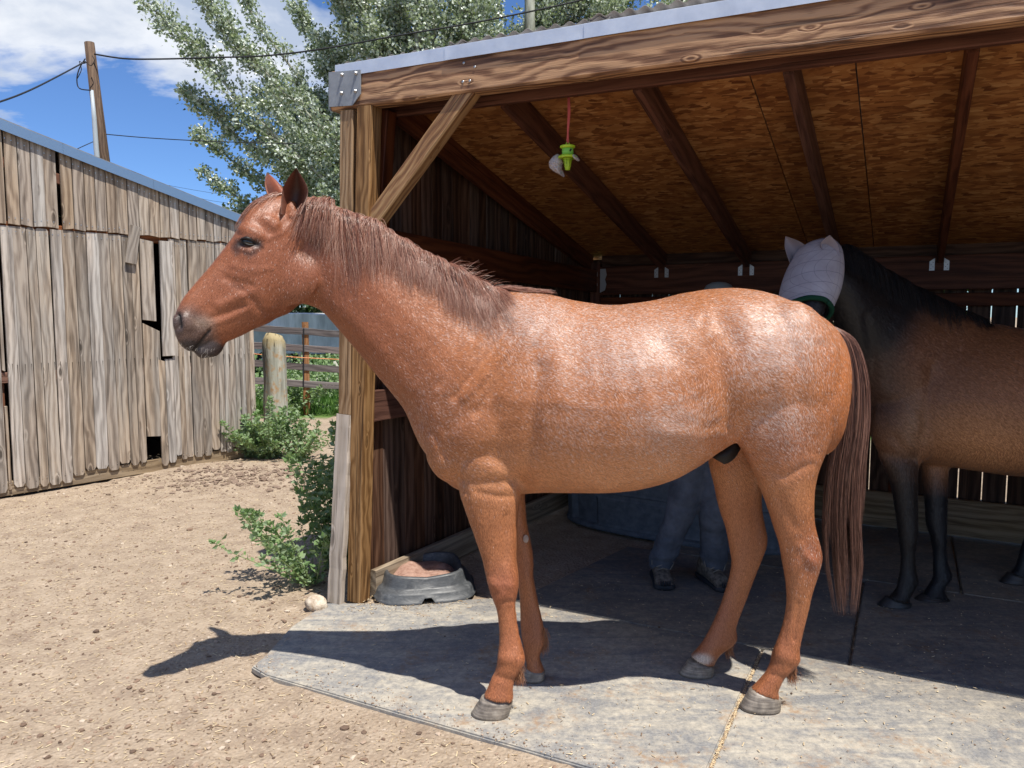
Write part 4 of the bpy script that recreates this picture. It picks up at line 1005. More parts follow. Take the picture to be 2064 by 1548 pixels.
for dd,ss in ((.10,1),):
    V=[(0,0,0),(.05,.0,0),(.06,-.05,0),(.045,-.09,0),(.058,-.13,0),(.045,-.18,0),(0,-.2,0)]; k=len(V); V+=[(x,y,.002) for x,y,z in V]; c=bp(.085,lz+.10,.083)
    Mx=Matrix(((wb.x,0,-nbk.x,c.x),(wb.y,0,-nbk.y,c.y),(0,1,0,c.z),(0,0,0,1)))
    meshobj('beam_hanger',V,[tuple(range(k)),tuple(reversed(range(k,2*k)))]+[(i,i+k,(i+1)%k+k,(i+1)%k) for i in range(k)],M_zinc,sh,Mx)
    c=wp(Lw-.02,lz+.10,.055); Mx=Matrix(((-wl.x,0,wout.x*-1,c.x),(-wl.y,0,wout.y*-1,c.y),(0,1,0,c.z),(0,0,0,1)))
    meshobj('beam_hanger',V,[tuple(range(k)),tuple(reversed(range(k,2*k)))]+[(i,i+k,(i+1)%k+k,(i+1)%k) for i in range(k)],M_zinc,sh,Mx)
# right end wall, far outside the frame but it keeps the inside dark
e0=P0+bdir*5.4; 
for k in range(22):
    p=e0+rdir*(.1+k*.145); p.z=.03
    if (p-C).dot(nbk)>0: break
    plank('wall_board',p,Vector((p.x,p.y,topz(p))),.142,.018,M_inner,sh,up=bdir,ch=.002)
# ================================================================ BARN
b0=G(0,1003); b1=G(508,920); bw=(b1-b0); bw.z=0; bL=bw.length; bw.normalize(); bn=Vector((bw.y,-bw.x,0))   # bn faces the yard
if bn.dot(Vector((0,0,0))-b0)<0: bn=-bn
def BP(px,py,off=0): return PL(px,py,b0+bn*off,bn)
barn=empty('barn',tuple((b0+b1)/2),'weathered board barn with sloping roof edge and missing boards at the left','barn')
zA=BP(0,250).z; zB=BP(478,447).z; uB=(BP(478,447)-b0).dot(bw)
rz=lambda u: zA+(zB-zA)*u/uB
zmid=2.32
def bpt(u,z,off=0): v=b0+bw*u+bn*off; v.z=z; return v
def board(u0,u1,za,zb_,zc,mat,dog=0.0,dtop=0.0,off=0.0,name='board',lean=0.0):
    """vertical board: bottom z za; top z zb_ at u0, zc at u1; dog-eared bottom"""
    w_=u1-u0; t=.018; e=.0024
    if dog>0: out=[(u0+e,za+dog),(u0+dog*.7,za),(u1-dog*.7,za),(u1-e,za+dog)]
    else: out=[(u0+e,za+random.uniform(-.01,.01)),(u1-e,za+random.uniform(-.01,.01))]
    if dtop>0: out+=[(u1-e,zc-dtop),(u1-dtop*.8,zc),(u0+dtop*.8,zb_),(u0+e,zb_-dtop)]
    else: out+=[(u1-e,zc),(u0+e,zb_)]
    n=len(out); cx=(u0+u1)/2
    # local frame: x up along the board, y across, z outwards
    V=[(z,-(u-cx)+lean*(z-za),0) for u,z in out]; k=.003
    V+=[(z+(k if z<(za+zb_)/2 else -k),-(u-cx)*(1-.012)+lean*(z-za),t) for u,z in out]
    Fs=[tuple(reversed(range(n))),tuple(range(n,2*n))]+[(i,(i+1)%n,(i+1)%n+n,i+n) for i in range(n)]
    o=b0+bw*cx+bn*(off+random.uniform(-.003,.003)); x=Vector((0,0,1)); y=-bw; z=bn
    Mx=Matrix(((x.x,y.x,z.x,o.x),(x.y,y.y,z.y,o.y),(x.z,y.z,z.z,0),(0,0,0,1)))
    ob=meshobj(name,V,Fs,mat,barn,Mx)
    return ob
edges_top=[(-40,8),(11,36),(37,62),(63,88),(88,113),(121,144),(145,167),(168,189),(190,211),(212,233),(233,253),(254,275),(276,296),(296,317),(318,337),(338,356),(357,375),(376,391),(392,409),(410,425),(426,440),(441,454),(455,468),(469,480),(480,492),(492,504)]
def U(px,py=480): return (BP(px,py)-b0).dot(bw)
# upper row (beyond the left edge too)
ue=-1.0
while ue<U(-42): board(ue,ue+.15,zmid,rz(ue),rz(ue+.15),M_barn_up,off=.012); ue+=.155
for a,b in edges_top:
    ua_,ub=U(a,400),U(b,400); board(ua_-.001,ub+.001,zmid-.005,rz(ua_)-.004,rz(ub)-.004,M_barn_up,off=.012)
edges_low=[(-38,-2),(0,7),(11,35),(36,63),(65,83),(84,109),(110,132),(133,158),(159,181),(181,206),(207,229),(229,252),(253,270),(270,286),(288,316),(346,357),(357,368),(368,381),(383,402),(402,419),(419,436),(437,448),(449,460),(460,471),(472,480),(481,491),(492,501),(501,510)]
ue=-1.0
while ue<U(-42,700): board(ue,ue+.15,.06,zmid-.01,zmid-.01,M_barn,dog=.03); ue+=.155
bot={0:.42}
for i,(a,b) in enumerate(edges_low):
    ua_,ub=U(a,700),U(b,700); zl=.035+random.choice([0,.0,.03,.05,.015])+(.05 if i>6 else 0)
    top=zmid-.012
    if i==1: board(ua_,ub,1.08,top,top,M_barn); board(ua_,ub,.05,.78,.78,M_barn); continue
    if a==270: board(ua_,ub,zl,top,top,M_barn,dog=.03); continue
    if a==288:   # broken board: splintered lower end
        board(ua_,ub,1.50,top-.02,top-.04,M_barn,off=.004); board(ua_-.002,ub+.03,.36,1.48,1.40,M_barn,off=-.002); continue
    board(ua_-.001,ub+.002,zl,top,top-.001,M_barn,dog=.032 if (ub-ua_)>.07 else .015,dtop=.02 if i in(4,5) else 0,off=.0,lean=random.uniform(-.004,.004))
# the stretch with the dark gap: short loose board, stubs below
board(U(316,700),U(330,700),.05,1.12,1.10,M_barn,dog=.03); board(U(330,700),U(346.5,700),.07,1.12,1.12,M_barn,dog=.03)
ob=board(U(320,600),U(346,600),1.14,zmid-.04,zmid-.04,M_barn,off=.02,name='loose_board',lean=-.008)
V_=[(0,-.045,0),(.36,-.045,0),(.36,.05,0),(0,.055,0)]
V_+=[(x,y,.018) for x,y,z in V_]
q=BP(263,531,.035); dirv=(BP(272,458,.035)-q).normalized(); y_=bn.cross(dirv); Mx=Matrix(((dirv.x,y_.x,bn.x,q.x),(dirv.y,y_.y,bn.y,q.y),(dirv.z,y_.z,bn.z,q.z),(0,0,0,1)))
meshobj('hanging_board',V_,[(3,2,1,0),(4,5,6,7),(0,1,5,4),(1,2,6,5),(2,3,7,6),(3,0,4,7)],M_barn,barn,Mx)
# slits between the dog-ears at mid height: dark strips on the board faces, shade put into colour
M_slit=material('gap_shade',(.02,.014,.01),.9,.05)
for i,(a,b) in enumerate(edges_low):
    if i<2: continue
    for e_ in (b,(a+b)/2 if (b-a)>20 else None):
        if e_ is None: continue
        u=U(e_,745)+random.uniform(-.004,.004); l=random.uniform(.07,.15); zt=1.135+random.uniform(-.01,.01)
        V=[tuple(bpt(u-.0022,zt,.0212)),tuple(bpt(u+.0022,zt,.0212)),tuple(bpt(u+.0004,zt-l,.0212)),tuple(bpt(u-.0004,zt-l,.0212))]
        V+=[tuple(Vector(v)-bn*.01) for v in V]; meshobj('slit_shade',V,[(0,1,2,3),(7,6,5,4),(0,4,5,1),(2,6,7,3)],M_slit,barn)
# nail heads along the rows as one part
Vn=[];Fn=[]
def nail(p):
    k=len(Vn); 
    for a in np.linspace(0,2*math.pi,7)[:-1]: Vn.append(tuple(p+bw*.005*math.cos(a)+Vector((0,0,.005*math.sin(a)))+bn*.003))
    Fn.append(tuple(range(k,k+6)))
for (a,b) in edges_top:
    for f in (.25,.75): u=U(a+(b-a)*f,480); nail(bpt(u,zmid+.045+random.uniform(-.012,.012),.032)); nail(bpt(u,rz(u)-.07,.032))
for (a,b) in edges_low:
    for f in (.25,.75): u=U(a+(b-a)*f,700); nail(bpt(u,.13+random.uniform(-.02,.02),.021)); nail(bpt(u,zmid-.06,.021))
nl=meshobj('nail_heads',Vn,Fn,M_bolt,barn); nl['kind']='stuff'
# frame behind
plank('bottom_rail',bpt(-1,.065,-.02),bpt(bL+.0,.065,-.02),.12,.038,M_sill,barn,up=bn,segs=3)
for zz_ in (1.02,2.30): plank('rail',bpt(-1,zz_,-.021),bpt(bL,zz_,-.021),.09,.038,M_frame,barn,up=bn,segs=3)
plank('rail',bpt(-1,zA-.1,-.021),bpt(bL,rz(bL)-.1,-.021),.09,.038,M_frame,barn,up=bn)
for u in (.05,1.05,2.1,bL-.02): plank('stud',bpt(u,0,-.085),bpt(u,rz(u)-.02,-.085),.09,.09,M_frame,barn,up=bn)
# other walls and roof slab so the inside is dark
D=2.8; bk=-bn
def wallq(name,pts,mat):
    V=[tuple(p) for p in pts]; n=Vector(pts[1]-pts[0]).cross(pts[2]-pts[0]).normalized(); V+=[tuple(p+n*.03) for p in pts]
    return meshobj(name,V,[(0,1,2,3),(7,6,5,4),(0,4,5,1),(1,5,6,2),(2,6,7,3),(3,7,4,0)],mat,barn)
z_=lambda u,o: bpt(u,rz(u)-.0,o)
wallq('side_wall',[bpt(bL,-.1,-.045),bpt(bL,rz(bL)+.04,-.045),bpt(bL,rz(bL)+.04,-D),bpt(bL,-.1,-D)],M_inner)
wallq('rear_wall',[bpt(bL,-.1,-D),bpt(bL,rz(bL)+.04,-D),bpt(-1.2,rz(-1.2)+.04,-D),bpt(-1.2,-.1,-D)],M_inner)
wallq('side_wall',[bpt(-1.2,-.1,.03),bpt(-1.2,rz(-1.2)+.04,.03),bpt(-1.2,rz(-1.2)+.04,-D),bpt(-1.2,-.1,-D)],M_inner)
wallq('roof_sheet',[bpt(-1.3,rz(-1.3)+.045,.06),bpt(bL+.15,rz(bL+.15)+.045,.06),bpt(bL+.15,rz(bL+.15)+.045,-D),bpt(-1.3,rz(-1.3)+.045,-D)],M_corr)
# flashing along the rake in lapped lengths
us=[-1.3,.62,1.42,bL+.16]
for i in range(3):
    a,b=us[i],us[i+1]+.03; o=.068+.003*i
    V=[bpt(a,rz(a)-.022,o),bpt(b,rz(b)-.022,o),bpt(b,rz(b)+.066,o),bpt(a,rz(a)+.066,o),bpt(b,rz(b)+.070,-.10),bpt(a,rz(a)+.070,-.10)]
    q=meshobj('flashing',V,[(0,1,2,3),(3,2,4,5)],M_blueflash,barn); m=q.modifiers.new('t','SOLIDIFY'); m.thickness=.0015
# end corner trim in red-brown
plank('corner_stud',bpt(bL+.03,0,-.05),bpt(bL+.03,1.5,-.05),.045,.06,M_frame,barn,up=bn)
# ================================================================ UTILITY POLE AND WIRES
up0=P(209,330,14.0); up1=P(180,86,14.0); base=up1+(up0-up1)*(up1.z/(up1.z-up0.z)); base.z=0
pole=empty('utility_pole',tuple(base),'leaning wooden utility pole with a grey conduit rising behind the barn roof','utility pole')
rp=14.0/F
tubeobj('pole',[base,up0,up1],[13*rp,12*rp,9*rp],M_pole,pole,14)
tubeobj('conduit',[base+Vector((-.12,-.10,0)),P(194,300,13.87),P(190,240,13.87),P(185,182,13.87)],[.045,.045,.040,.028],material('pvc_conduit',(.38,.42,.45),.5,.4),pole,10)
M_wire=material('black_cable',(.02,.02,.022),.6,.3)
def wire(name,pts,r,par=None,Ys=14.0,lab=None,cat='cable',grp=None):
    Ps=[P(p[0],p[1],p[2] if len(p)>2 else Ys) for p in pts]; Ps=[Vector(v) for v in catmull([[*p] for p in Ps],6)]
    o=tubeobj(name,Ps,r,M_wire,par,6)
    if lab: props(o,lab,cat,grp)
    return o
wire('cable_loop',[(172,118,13.8),(160,138,13.8),(155,160,13.8),(160,178,13.8),(183,182,13.8)],.010,pole)
wire('cable_loop',[(176,125,13.8),(168,128,13.8),(160,124,13.8),(164,140,13.8),(156,158,13.8)],.007,pole)
wire('cable_loop',[(186,112,13.8),(190,122,13.8),(184,132,13.8),(176,128,13.8)],.007,pole)
wire('overhead_cable',[(190,109),(250,118),(320,119),(430,116),(540,112),(660,97),(800,72),(960,45),(1130,10),(1250,-20)],.014,None,13.9,'thick black twisted cable from the pole top across the tree to above the shelter roof')
wire('overhead_cable',[(172,124,13.9),(120,152,12.5),(60,182,11),(0,205,10),(-120,240,8)],.012,None,14,'black cable sagging from the pole top down to the left edge of the sky')
wire('overhead_cable',[(207,270),(300,278),(430,285),(600,290)],.008,None,14.2,'thin black cable from the pole waist behind the tree')
wire('overhead_cable',[(187,286,13.9),(150,303,12.5),(100,330,11)],.007,None,14,'thin cable slanting from the conduit down behind the barn roof')
wire('overhead_cable',[(310,368),(450,392),(700,420)],.006,None,30,'faint distant wire, upper of the pair above the end of the barn roof')
wire('overhead_cable',[(390,395),(450,408),(700,435)],.006,None,30,'faint distant wire, lower of the pair above the end of the barn roof')
# ================================================================ FENCE AND STUB POST
M_strap=wood('grey_fence_rail',(.20,.17,.16),(.13,.11,.105),(.055,.045,.045),knots=0,var=.2,rough=.55,bump=.3)
fA=lambda px,py: P(px,py,12.3)
fe0=G(505,838); fe1=G(700,846)
fn=Vector((.25,-1,0)).normalized(); fbase=P(612,836,12.0); fbase.z=0
def FP(px,py,off=0): return PL(px,py,fbase+fn*off,fn)
fence=empty('rail_fence',tuple(fbase),'four-rail grey fence with a brown post in front of the grass','fence')
for (ya,yb) in ((662,675),(697,708),(733,747),(768,780)):
    a=FP(470,ya-4,.06); b=FP(720,yb+1,.06); hgt=.115
    plank('rail',a,b,.105,.018,M_strap,fence,up=fn,jit=.006,segs=12)
plank('fence_post',Vector((FP(619,836).x,FP(619,836).y,0)),FP(615,649),.10,.10,wood('brown_post',(.33,.19,.11),(.22,.11,.055),(.1,.045,.022),knots=.3,var=.1),fence,up=fn)
pp2=FP(610,660,.075); plank('strap',FP(612,662,.075),Vector((FP(612,800,.075).x,FP(612,800,.075).y,.45)),.022,.006,M_wire,fence,up=fn)
for px_2 in (330,880): plank('fence_post',Vector((FP(px_2,836).x,FP(px_2,836).y,0)),FP(px_2,649),.10,.10,M_frame,fence,up=fn)
tubeobj('electric_wire',[FP(440,706,.1),FP(540,716,.1),FP(610,721,.1),FP(760,728,.1)],.006,material('orange_wire',(.75,.28,.12),.5,.3),fence,6)
# lichen-covered stub post
def lich(T,bs):
    co=T.coord('Object'); s=T.noise(T.map(co,(14,14,1.2)),1,5,.65,.4); n=T.noise(co,11,5,.65); sp_=T.node('ShaderNodeSeparateXYZ'); T.set(sp_.inputs[0],co)
    c=T.ramp(s,[(.3,(.17,.16,.13)),(.5,(.38,.38,.31)),(.68,(.52,.50,.42))]); c=T.mix(T.rng(n,.52,.68,0,.85),c,(.42,.24,.10))
    c=T.mix(T.rng(T.math('ADD',sp_.outputs[2],T.math('MULTIPLY',n,.25)),1.24,1.36,0,1),c,(.37,.30,.17))
    ck=T.rng(T.noise(T.map(co,(30,30,3)),1,3,.6),.62,.70,0,1); c=T.mix(ck,c,(.06,.045,.03))
    T.set(bs.inputs['Base Color'],c); T.set(bs.inputs['Normal'],T.bump(T.math('ADD',s,T.math('MULTIPLY',ck,-1)),.9,.02))
M_lichen=material('lichen_wood',(.4,.4,.33),.9,.1,build=lich)
sY=9.6; cen=P(552,850,sY); bm=bmesh.new(); rings=[]
for k in range(17):
    t=k/16; z=-.05+1.36*t; ring=[]
    for j in range(16):
        a=2*math.pi*j/16; r=.135*(1+.10*mnoise.noise(Vector((math.cos(a)*1.5,math.sin(a)*1.5,z*2.2)))+.05*mnoise.noise(Vector((math.cos(a)*5,math.sin(a)*5,z*5))))*(1.06-.10*t)
        r*=1 if abs(math.cos(2*a))<.8 else 1.10
        if t>.94: r*=.9
        if t==1: r*=.8
        x0=(P(557,850,sY).x)*(1-t)+(P(552,672,sY).x)*t
        ring.append(bm.verts.new((x0-cen.x+r*math.cos(a),r*math.sin(a),z+(.02*mnoise.noise(Vector((j,k,0)))+(.03*math.cos(a+2) if t>.9 else 0)))))
    rings.append(ring)
for k in range(16):
    for j in range(16): bm.faces.new((rings[k][j],rings[k][(j+1)%16],rings[k+1][(j+1)%16],rings[k+1][j]))
bm.faces.new(rings[-1]); me=bpy.data.meshes.new('stub_post'); bm.to_mesh(me); bm.free(); me.materials.append(M_lichen); me.polygons.foreach_set('use_smooth',[True]*len(me.polygons))
stub=bpy.data.objects.new('stub_post',me); COL.objects.link(stub); stub.location=(cen.x,sY,0); props(stub,'thick weathered timber post with yellow lichen on its top, between barn and shelter','post')
# ================================================================ FEED PAN
pan_c=G(853,1182); pan=empty('feed_pan',(pan_c.x,pan_c.y,.02),'black rubber feed pan holding a salt lick, on the mat by the corner post','feed pan')
def rub(T,bs):
    co=T.coord('Object'); n=T.noise(co,14,5,.7,.8); s=T.noise(T.map(co,(20,20,60)),1,4,.7,1)
    T.set(bs.inputs['Base Color'],T.ramp(T.math('ADD',T.math('MULTIPLY',n,.5),T.math('MULTIPLY',s,.5)),[(.35,(.035,.038,.042)),(.55,(.075,.08,.085)),(.72,(.20,.20,.195))])); T.set(bs.inputs['Roughness'],T.rng(n,.3,.7,.38,.6)); T.set(bs.inputs['Normal'],T.bump(s,.3,.004))
M_rub=material('black_rubber',(.05,.05,.055),.45,.5,build=rub)
def sqr(a,ex=3.6): c,s=math.cos(a),math.sin(a); return 1/((abs(c)**ex+abs(s)**ex)**(1/ex))
prof=[(.245,.0,1),(.247,.008,1),(.240,.012,1),(.232,.045,1),(.224,.058,.4),(.206,.064,0),(.200,.078,0),(.190,.125,0),(.186,.133,0),(.176,.135,0),(.170,.128,0),(.165,.07,0),(.155,.052,0),(.05,.05,0)]
n=96; V=[];Fs=[]; rotp=math.radians(12)
for i,(r,z,f) in enumerate(prof):
    for j in range(n):
        a=2*math.pi*j/n; R=r*1.17*sqr(a)*(1 if r>.1 else .8); 
        lift=0
        for k in range(8):
            pass
        q=(math.degrees(a)%90)-45     # corner at 45
        e1=abs(q+24)<5.5 if False else False
        am=math.degrees(a)%90
        notch=(abs(am-0)<7.5 or abs(am-90)<7.5)
        zz_=z
        if notch and f>0: zz_=max(z,.034+.0*z) if z<.034 else z
        x,y=R*math.cos(a),R*math.sin(a); dip=.012*(1-abs(math.sin(2*a)))*(1 if .07<z else 0)
        V.append((x*math.cos(rotp)-y*math.sin(rotp),(x*math.sin(rotp)+y*math.cos(rotp)),zz_-dip))
for i in range(len(prof)-1):
    for j in range(n): a=i*n+j;b=i*n+(j+1)%n; Fs.append((a,b,b+n,a+n))
Fs.append(tuple((len(prof)-1)*n+j for j in range(n)))
meshobj('pan_body',V,Fs,M_rub,pan,Matrix.Translation((pan_c.x,pan_c.y,.002)),True)
def saltm(T,bs):
    co=T.coord('Object'); n=T.noise(co,30,6,.7); T.set(bs.inputs['Base Color'],T.ramp(n,[(.3,(.20,.11,.08)),(.5,(.33,.20,.155)),(.7,(.42,.28,.22))])); T.set(bs.inputs['Normal'],T.bump(n,.6,.008))
V=[];Fs=[];n1,n2=26,60
for i in range(n1+1):
    for j in range(n2):
        t=i/n1; a=2*math.pi*j/n2; R=.190*sqr(a,3.2)*t; x,y=R*math.cos(a),R*math.sin(a)
        h=.062+.046*(1-t**5)+.020*math.exp(-((x+.06)**2+(y-.04)**2)/.006)-.032*math.exp(-((x-.03)**2+(y-.02)**2)/.005)+.012*math.exp(-((x-.1)**2+(y-.03)**2)/.003)+.010*mnoise.noise(Vector((x*16,y*16,2)))+.004*mnoise.noise(Vector((x*60,y*60,7)))
        V.append((x*math.cos(rotp)-y*math.sin(rotp),x*math.sin(rotp)+y*math.cos(rotp),h))
for i in range(n1):
    for j in range(n2): a=i*n2+j;b=i*n2+(j+1)%n2; Fs.append((a,a+n2,b+n2,b))
sl=meshobj('salt_lick',V,[tuple(reversed(f)) for f in Fs],material('salt_lick',(.35,.22,.17),.9,.15,build=saltm),None,Matrix.Translation((pan_c.x,pan_c.y,.002)),True)
props(sl,'pink-brown worn salt lick lying in the black feed pan','salt lick')
# ================================================================ FLY TRAP
M_lime=material('lime_plastic',(.42,.62,.03),.4,.5,Subsurface_Weight=.25,Subsurface_Radius=(.01,.01,.005)); M_lime2=material('green_plastic',(.22,.55,.08),.45,.5)
tp=VB(1145,333,.24); zt=tp
ft=empty('fly_trap',tuple(VB(1144,292,.24)),'lime green fly trap with a torn clear bag, hanging on a pink cord','fly trap')
u=tp.y/F*1.02   # metres per pixel here
def ly(px,py): return VB(px,py,.24)
cz=lambda py: ly(1144,py).z
cx_,cy_=ly(1144,315).x,ly(1144,315).y
def lat(name,prof,mat,par,n=28):
    V,Fs=lathe([(r*u,cz(y)) for r,y in prof],n); V=[(v[0]+cx_,v[1]+cy_,v[2]) for v in V]; return meshobj(name,V,Fs,mat,par,None,True)
lat('cap',[(2,290.5),(4,291),(14.5,294),(15,297),(12,299),(11.2,299.5),(4,299)],M_lime,ft)
lat('barrel',[(11,299),(11,313.5)],M_lime2,ft)
lat('flange',[(10,312),(16,313.5),(19,317),(18.5,319),(10,319),(8.8,318)],M_lime,ft)
lat('cone',[(8.8,318),(4.2,342),(3.2,343)],M_lime,ft)
rib=merge([(lambda q:( [(v[0]+cx_,v[1]+cy_,v[2]) for v in q[0]],q[1]))(lathe([((9.1-4.4*t)*u,cz(320+22*t)),((9.5-4.4*t)*u,cz(320.5+22*t)),((9.1-4.4*t)*u,cz(321.3+22*t))],24,False)) for t in np.linspace(.03,.95,8)])
meshobj('rib',*rib,M_lime,ft,None,True)
sl_=[]
for t in np.linspace(.08,.92,8):
    for a in np.linspace(math.radians(200),math.radians(340),4):
        r=(9.0-4.5*t)*u*1.01; a2=a+.28; z0,z1=cz(321+21.5*t),cz(322.3+21.5*t)
        V=[(cx_+r*math.cos(a),cy_+r*math.sin(a),z0),(cx_+r*math.cos(a2),cy_+r*math.sin(a2),z0),(cx_+r*math.cos(a2)*.985,cy_+r*math.sin(a2)*.985,z1),(cx_+r*math.cos(a)*.985,cy_+r*math.sin(a)*.985,z1)]; sl_.append((V,[(0,1,2,3)]))
meshobj('slots',*merge(sl_),material('slot_shadow',(.05,.07,.01),.8,.1),ft)
tubeobj('eyelet',[ly(1141,291),ly(1142,288),ly(1146,287),ly(1148,291)],.0028,M_lime,ft)
tubeobj('plug',[ly(1153,306)-rdir*.025,ly(1156,303)-rdir*.03],.004,M_wire,ft)
M_cord=material('pink_cord',(.50,.10,.09),.8,.2)
tubeobj('cord',[ly(1145.5,196),ly(1146,230),ly(1144.5,262),ly(1145.5,289)],.0045,M_cord,ft,8)
tubeobj('cord',[ly(1147.5,196),ly(1148.5,225),ly(1145.5,262),ly(1143,284),ly(1145.5,289)],.0040,M_cord,ft,8)
M_bag=material('cloudy_film',(.62,.56,.55),.25,.6,Alpha=.72,Transmission_Weight=.15)
def film(name,outline,par):
    c=Vector((sum(p[0] for p in outline)/len(outline),sum(p[1] for p in outline)/len(outline),0)); V=[];Fs=[]; K=7; n=len(outline)*3
    ol=catmull([[*p] for p in outline+[outline[0]]],3)[:-1]; n=len(ol)
    for side_ in (0,1):
        for k in range(K+1):
            t=k/K
            for j in range(n):
                px=c.x+(ol[j][0]-c.x)*t; py=c.y+(ol[j][1]-c.y)*t; q=ly(px,py); o_=(1 if side_ else -1)*.035*math.sqrt(max(0,1-t*t))+.008*mnoise.noise(Vector((px*.35,py*.25,side_*5)))
                V.append(tuple(q-rdir*o_))
    for s_ in (0,1):
        b=s_*(K+1)*n
        for k in range(K):
            for j in range(n): Fs.append((b+k*n+j,b+k*n+(j+1)%n,b+(k+1)*n+(j+1)%n,b+(k+1)*n+j))
    meshobj(name,V,Fs,M_bag,par,None,False)
film('bag',[(1125,310),(1118,313),(1111,320),(1107,330),(1109,339),(1118,347),(1128,352),(1136,357),(1132,350),(1129,345),(1131,338),(1130,332),(1133,328),(1131,318),(1128,313)],ft)
film('bag',[(1156,314),(1160,312),(1162,316),(1166,320),(1164,325),(1160,321),(1157,317)],ft)
# ================================================================ STOCK TANK
def tankm(T,bs):
    co=T.coord('Object'); n=T.noise(co,18,5,.7); T.set(bs.inputs['Base Color'],T.ramp(n,[(.35,(.06,.075,.095)),(.65,(.11,.13,.16))])); T.set(bs.inputs['Normal'],T.bump(n,.4,.01))
M_tank=material('dusty_blue_plastic',(.05,.07,.10),.6,.4,build=tankm)
td=Vector((.83,-.56,0)).normalized(); tn=Vector((.56,.83,0)).normalized(); tc=Vector((1.22,5.52,.001))
tank=empty('stock_tank',tuple(tc),'dark blue oval plastic stock tank with ribbed panels against the back wall','water tank')
n=120; V=[];Fs=[]; hL,hW=.86,.40; TP=[(0,1.02),(.012,1.03),(.03,1.0),(.04,.975),(.055,.965),(.24,.985),(.25,1.0),(.275,1.0),(.285,.985),(.30,.975),(.50,1.0),(.51,1.02),(.56,1.03),(.575,1.06),(.60,1.06),(.60,1.0),(.56,.96),(.1,.92)]
for z,f in TP:
    for j in range(n):
        a=2*math.pi*j/n; c,s=math.cos(a),math.sin(a); ex=2.8; R=1/((abs(c)**ex+abs(s)**ex)**(1/ex))
        g=1.0
        if .03<z<.52 and f<.995: g=1.02 if (j%20)<14 else .97
        off=(f-1)*.40+(g-1)*.6
        V.append((R*c*hL+c*off,R*s*hW+s*off,z))
for i in range(len(TP)-1):
    for j in range(n): a=i*n+j;b=i*n+(j+1)%n; Fs.append((a,b,b+n,a+n))
Fs.append(tuple((len(TP)-1)*n+j for j in range(n)))
Mx=Matrix(((td.x,tn.x,0,tc.x),(td.y,tn.y,0,tc.y),(0,0,1,tc.z),(0,0,0,1)))
meshobj('tank_body',V,Fs,M_tank,tank,Mx,False)
V=[(hL*.93*math.cos(2*math.pi*j/48)*.98,hW*.93*math.sin(2*math.pi*j/48),.46) for j in range(48)]
wt=meshobj('water',V,[tuple(range(48))],material('water',(.02,.03,.03),.05,.5),None,Mx); props(wt,'still dark water inside the blue stock tank','water'); wt['kind']='stuff'
# ================================================================ PERSON
pc_=G(1396,1186); py0=pc_.y+.07
per_=empty('person',(pc_.x+.02,py0,.02),'person in dark jeans, hiking boots and a grey cap standing behind the roan horse','person')
def W(px,py,Y=None): return P(px,py,Y or py0)
M_skin=material('skin',(.38,.22,.16),.55,.35); M_jeans=material('dark_jeans',(.045,.065,.11),.8,.15,build=lambda T,bs:(T.set(bs.inputs['Base Color'],T.ramp(T.noise(T.coord('Object'),9,4,.6),[(.35,(.06,.07,.09)),(.7,(.12,.135,.17))])),T.set(bs.inputs['Normal'],T.bump(T.noise(T.map(T.coord('Object'),(9,9,14)),1,3,.6,.6),.5,.02))))
M_shirt=material('dark_shirt',(.05,.055,.06),.85,.1); M_cap=material('grey_cap',(.16,.18,.17),.9,.1); M_boot=material('brown_boot',(.07,.055,.045),.75,.25,build=lambda T,bs:T.set(bs.inputs['Base Color'],T.ramp(T.noise(T.coord('Object'),40,4,.6),[(.35,(.06,.05,.042)),(.65,(.19,.16,.13))]))); M_lace=material('boot_lace',(.25,.22,.18),.8,.2); M_sole=material('boot_sole',(.02,.022,.028),.6,.4)
hipx=(W(1425,900).x); X_=lambda v:Vector(v)
def stn(cx,cz_,hx,hy,cy=None,ex=2.1): cy=cy if cy is not None else py0; return (Vector((cx+hx,cy,cz_)),Vector((cx-hx,cy,cz_)),hy,ex,0,Vector((0,1,0)))
hz=.93; sx0=hipx+.02
bodyp=[loft([stn(sx0,.86,.13,.10),stn(sx0,.93,.175,.12),stn(sx0,1.02,.155,.11),stn(sx0,1.12,.14,.10),stn(sx0,1.25,.16,.115),stn(sx0,1.36,.185,.115),stn(sx0,1.43,.15,.09),stn(sx0+.0,1.47,.06,.055),stn(sx0,1.53,.05,.05)],24,3),
 loft([stn(sx0,1.50,.045,.06,py0-.01),stn(sx0,1.56,.062,.085,py0-.02),stn(sx0,1.62,.073,.095,py0-.02),stn(sx0,1.68,.070,.092,py0-.015),stn(sx0,1.725,.045,.06,py0-.01)],20,3)]
bodyp.append(ellipsoid((sx0,py0-.115,1.595),(.014,.02,.022),8))
for s in (-1,1):
    bodyp.append(ellipsoid((sx0+s*.075,py0-.01,1.60),(.012,.02,.03),8))
    sh_=Vector((sx0+s*.18,py0,1.38)); el=sh_+Vector((s*.06,-.10,-.27)); wr=el+Vector((-s*.04,-.24,.02))
    bodyp.append(tube([sh_,sh_.lerp(el,.5),el,el.lerp(wr,.4),wr],[.055,.048,.040,.036,.026],12))
    hd=wr+Vector((0,-.05,.0)); bodyp.append(ellipsoid(hd,(.040,.050,.016),10))
    for k in range(4): f0=hd+Vector(((-.028+.018*k),-.04,0)); bodyp.append(tube([f0,f0+Vector((0,-.035,-.004)),f0+Vector((0,-.06,-.018)),f0+Vector((0,-.07-.006*(k in(1,2)),-.035))],[.009,.0085,.008,.006],8))
    t0=hd+Vector((-s*.03,-.0,-.0)); bodyp.append(tube([t0,t0+Vector((-s*.025,-.03,-.004)),t0+Vector((-s*.028,-.055,-.012))],[.011,.010,.008],8))
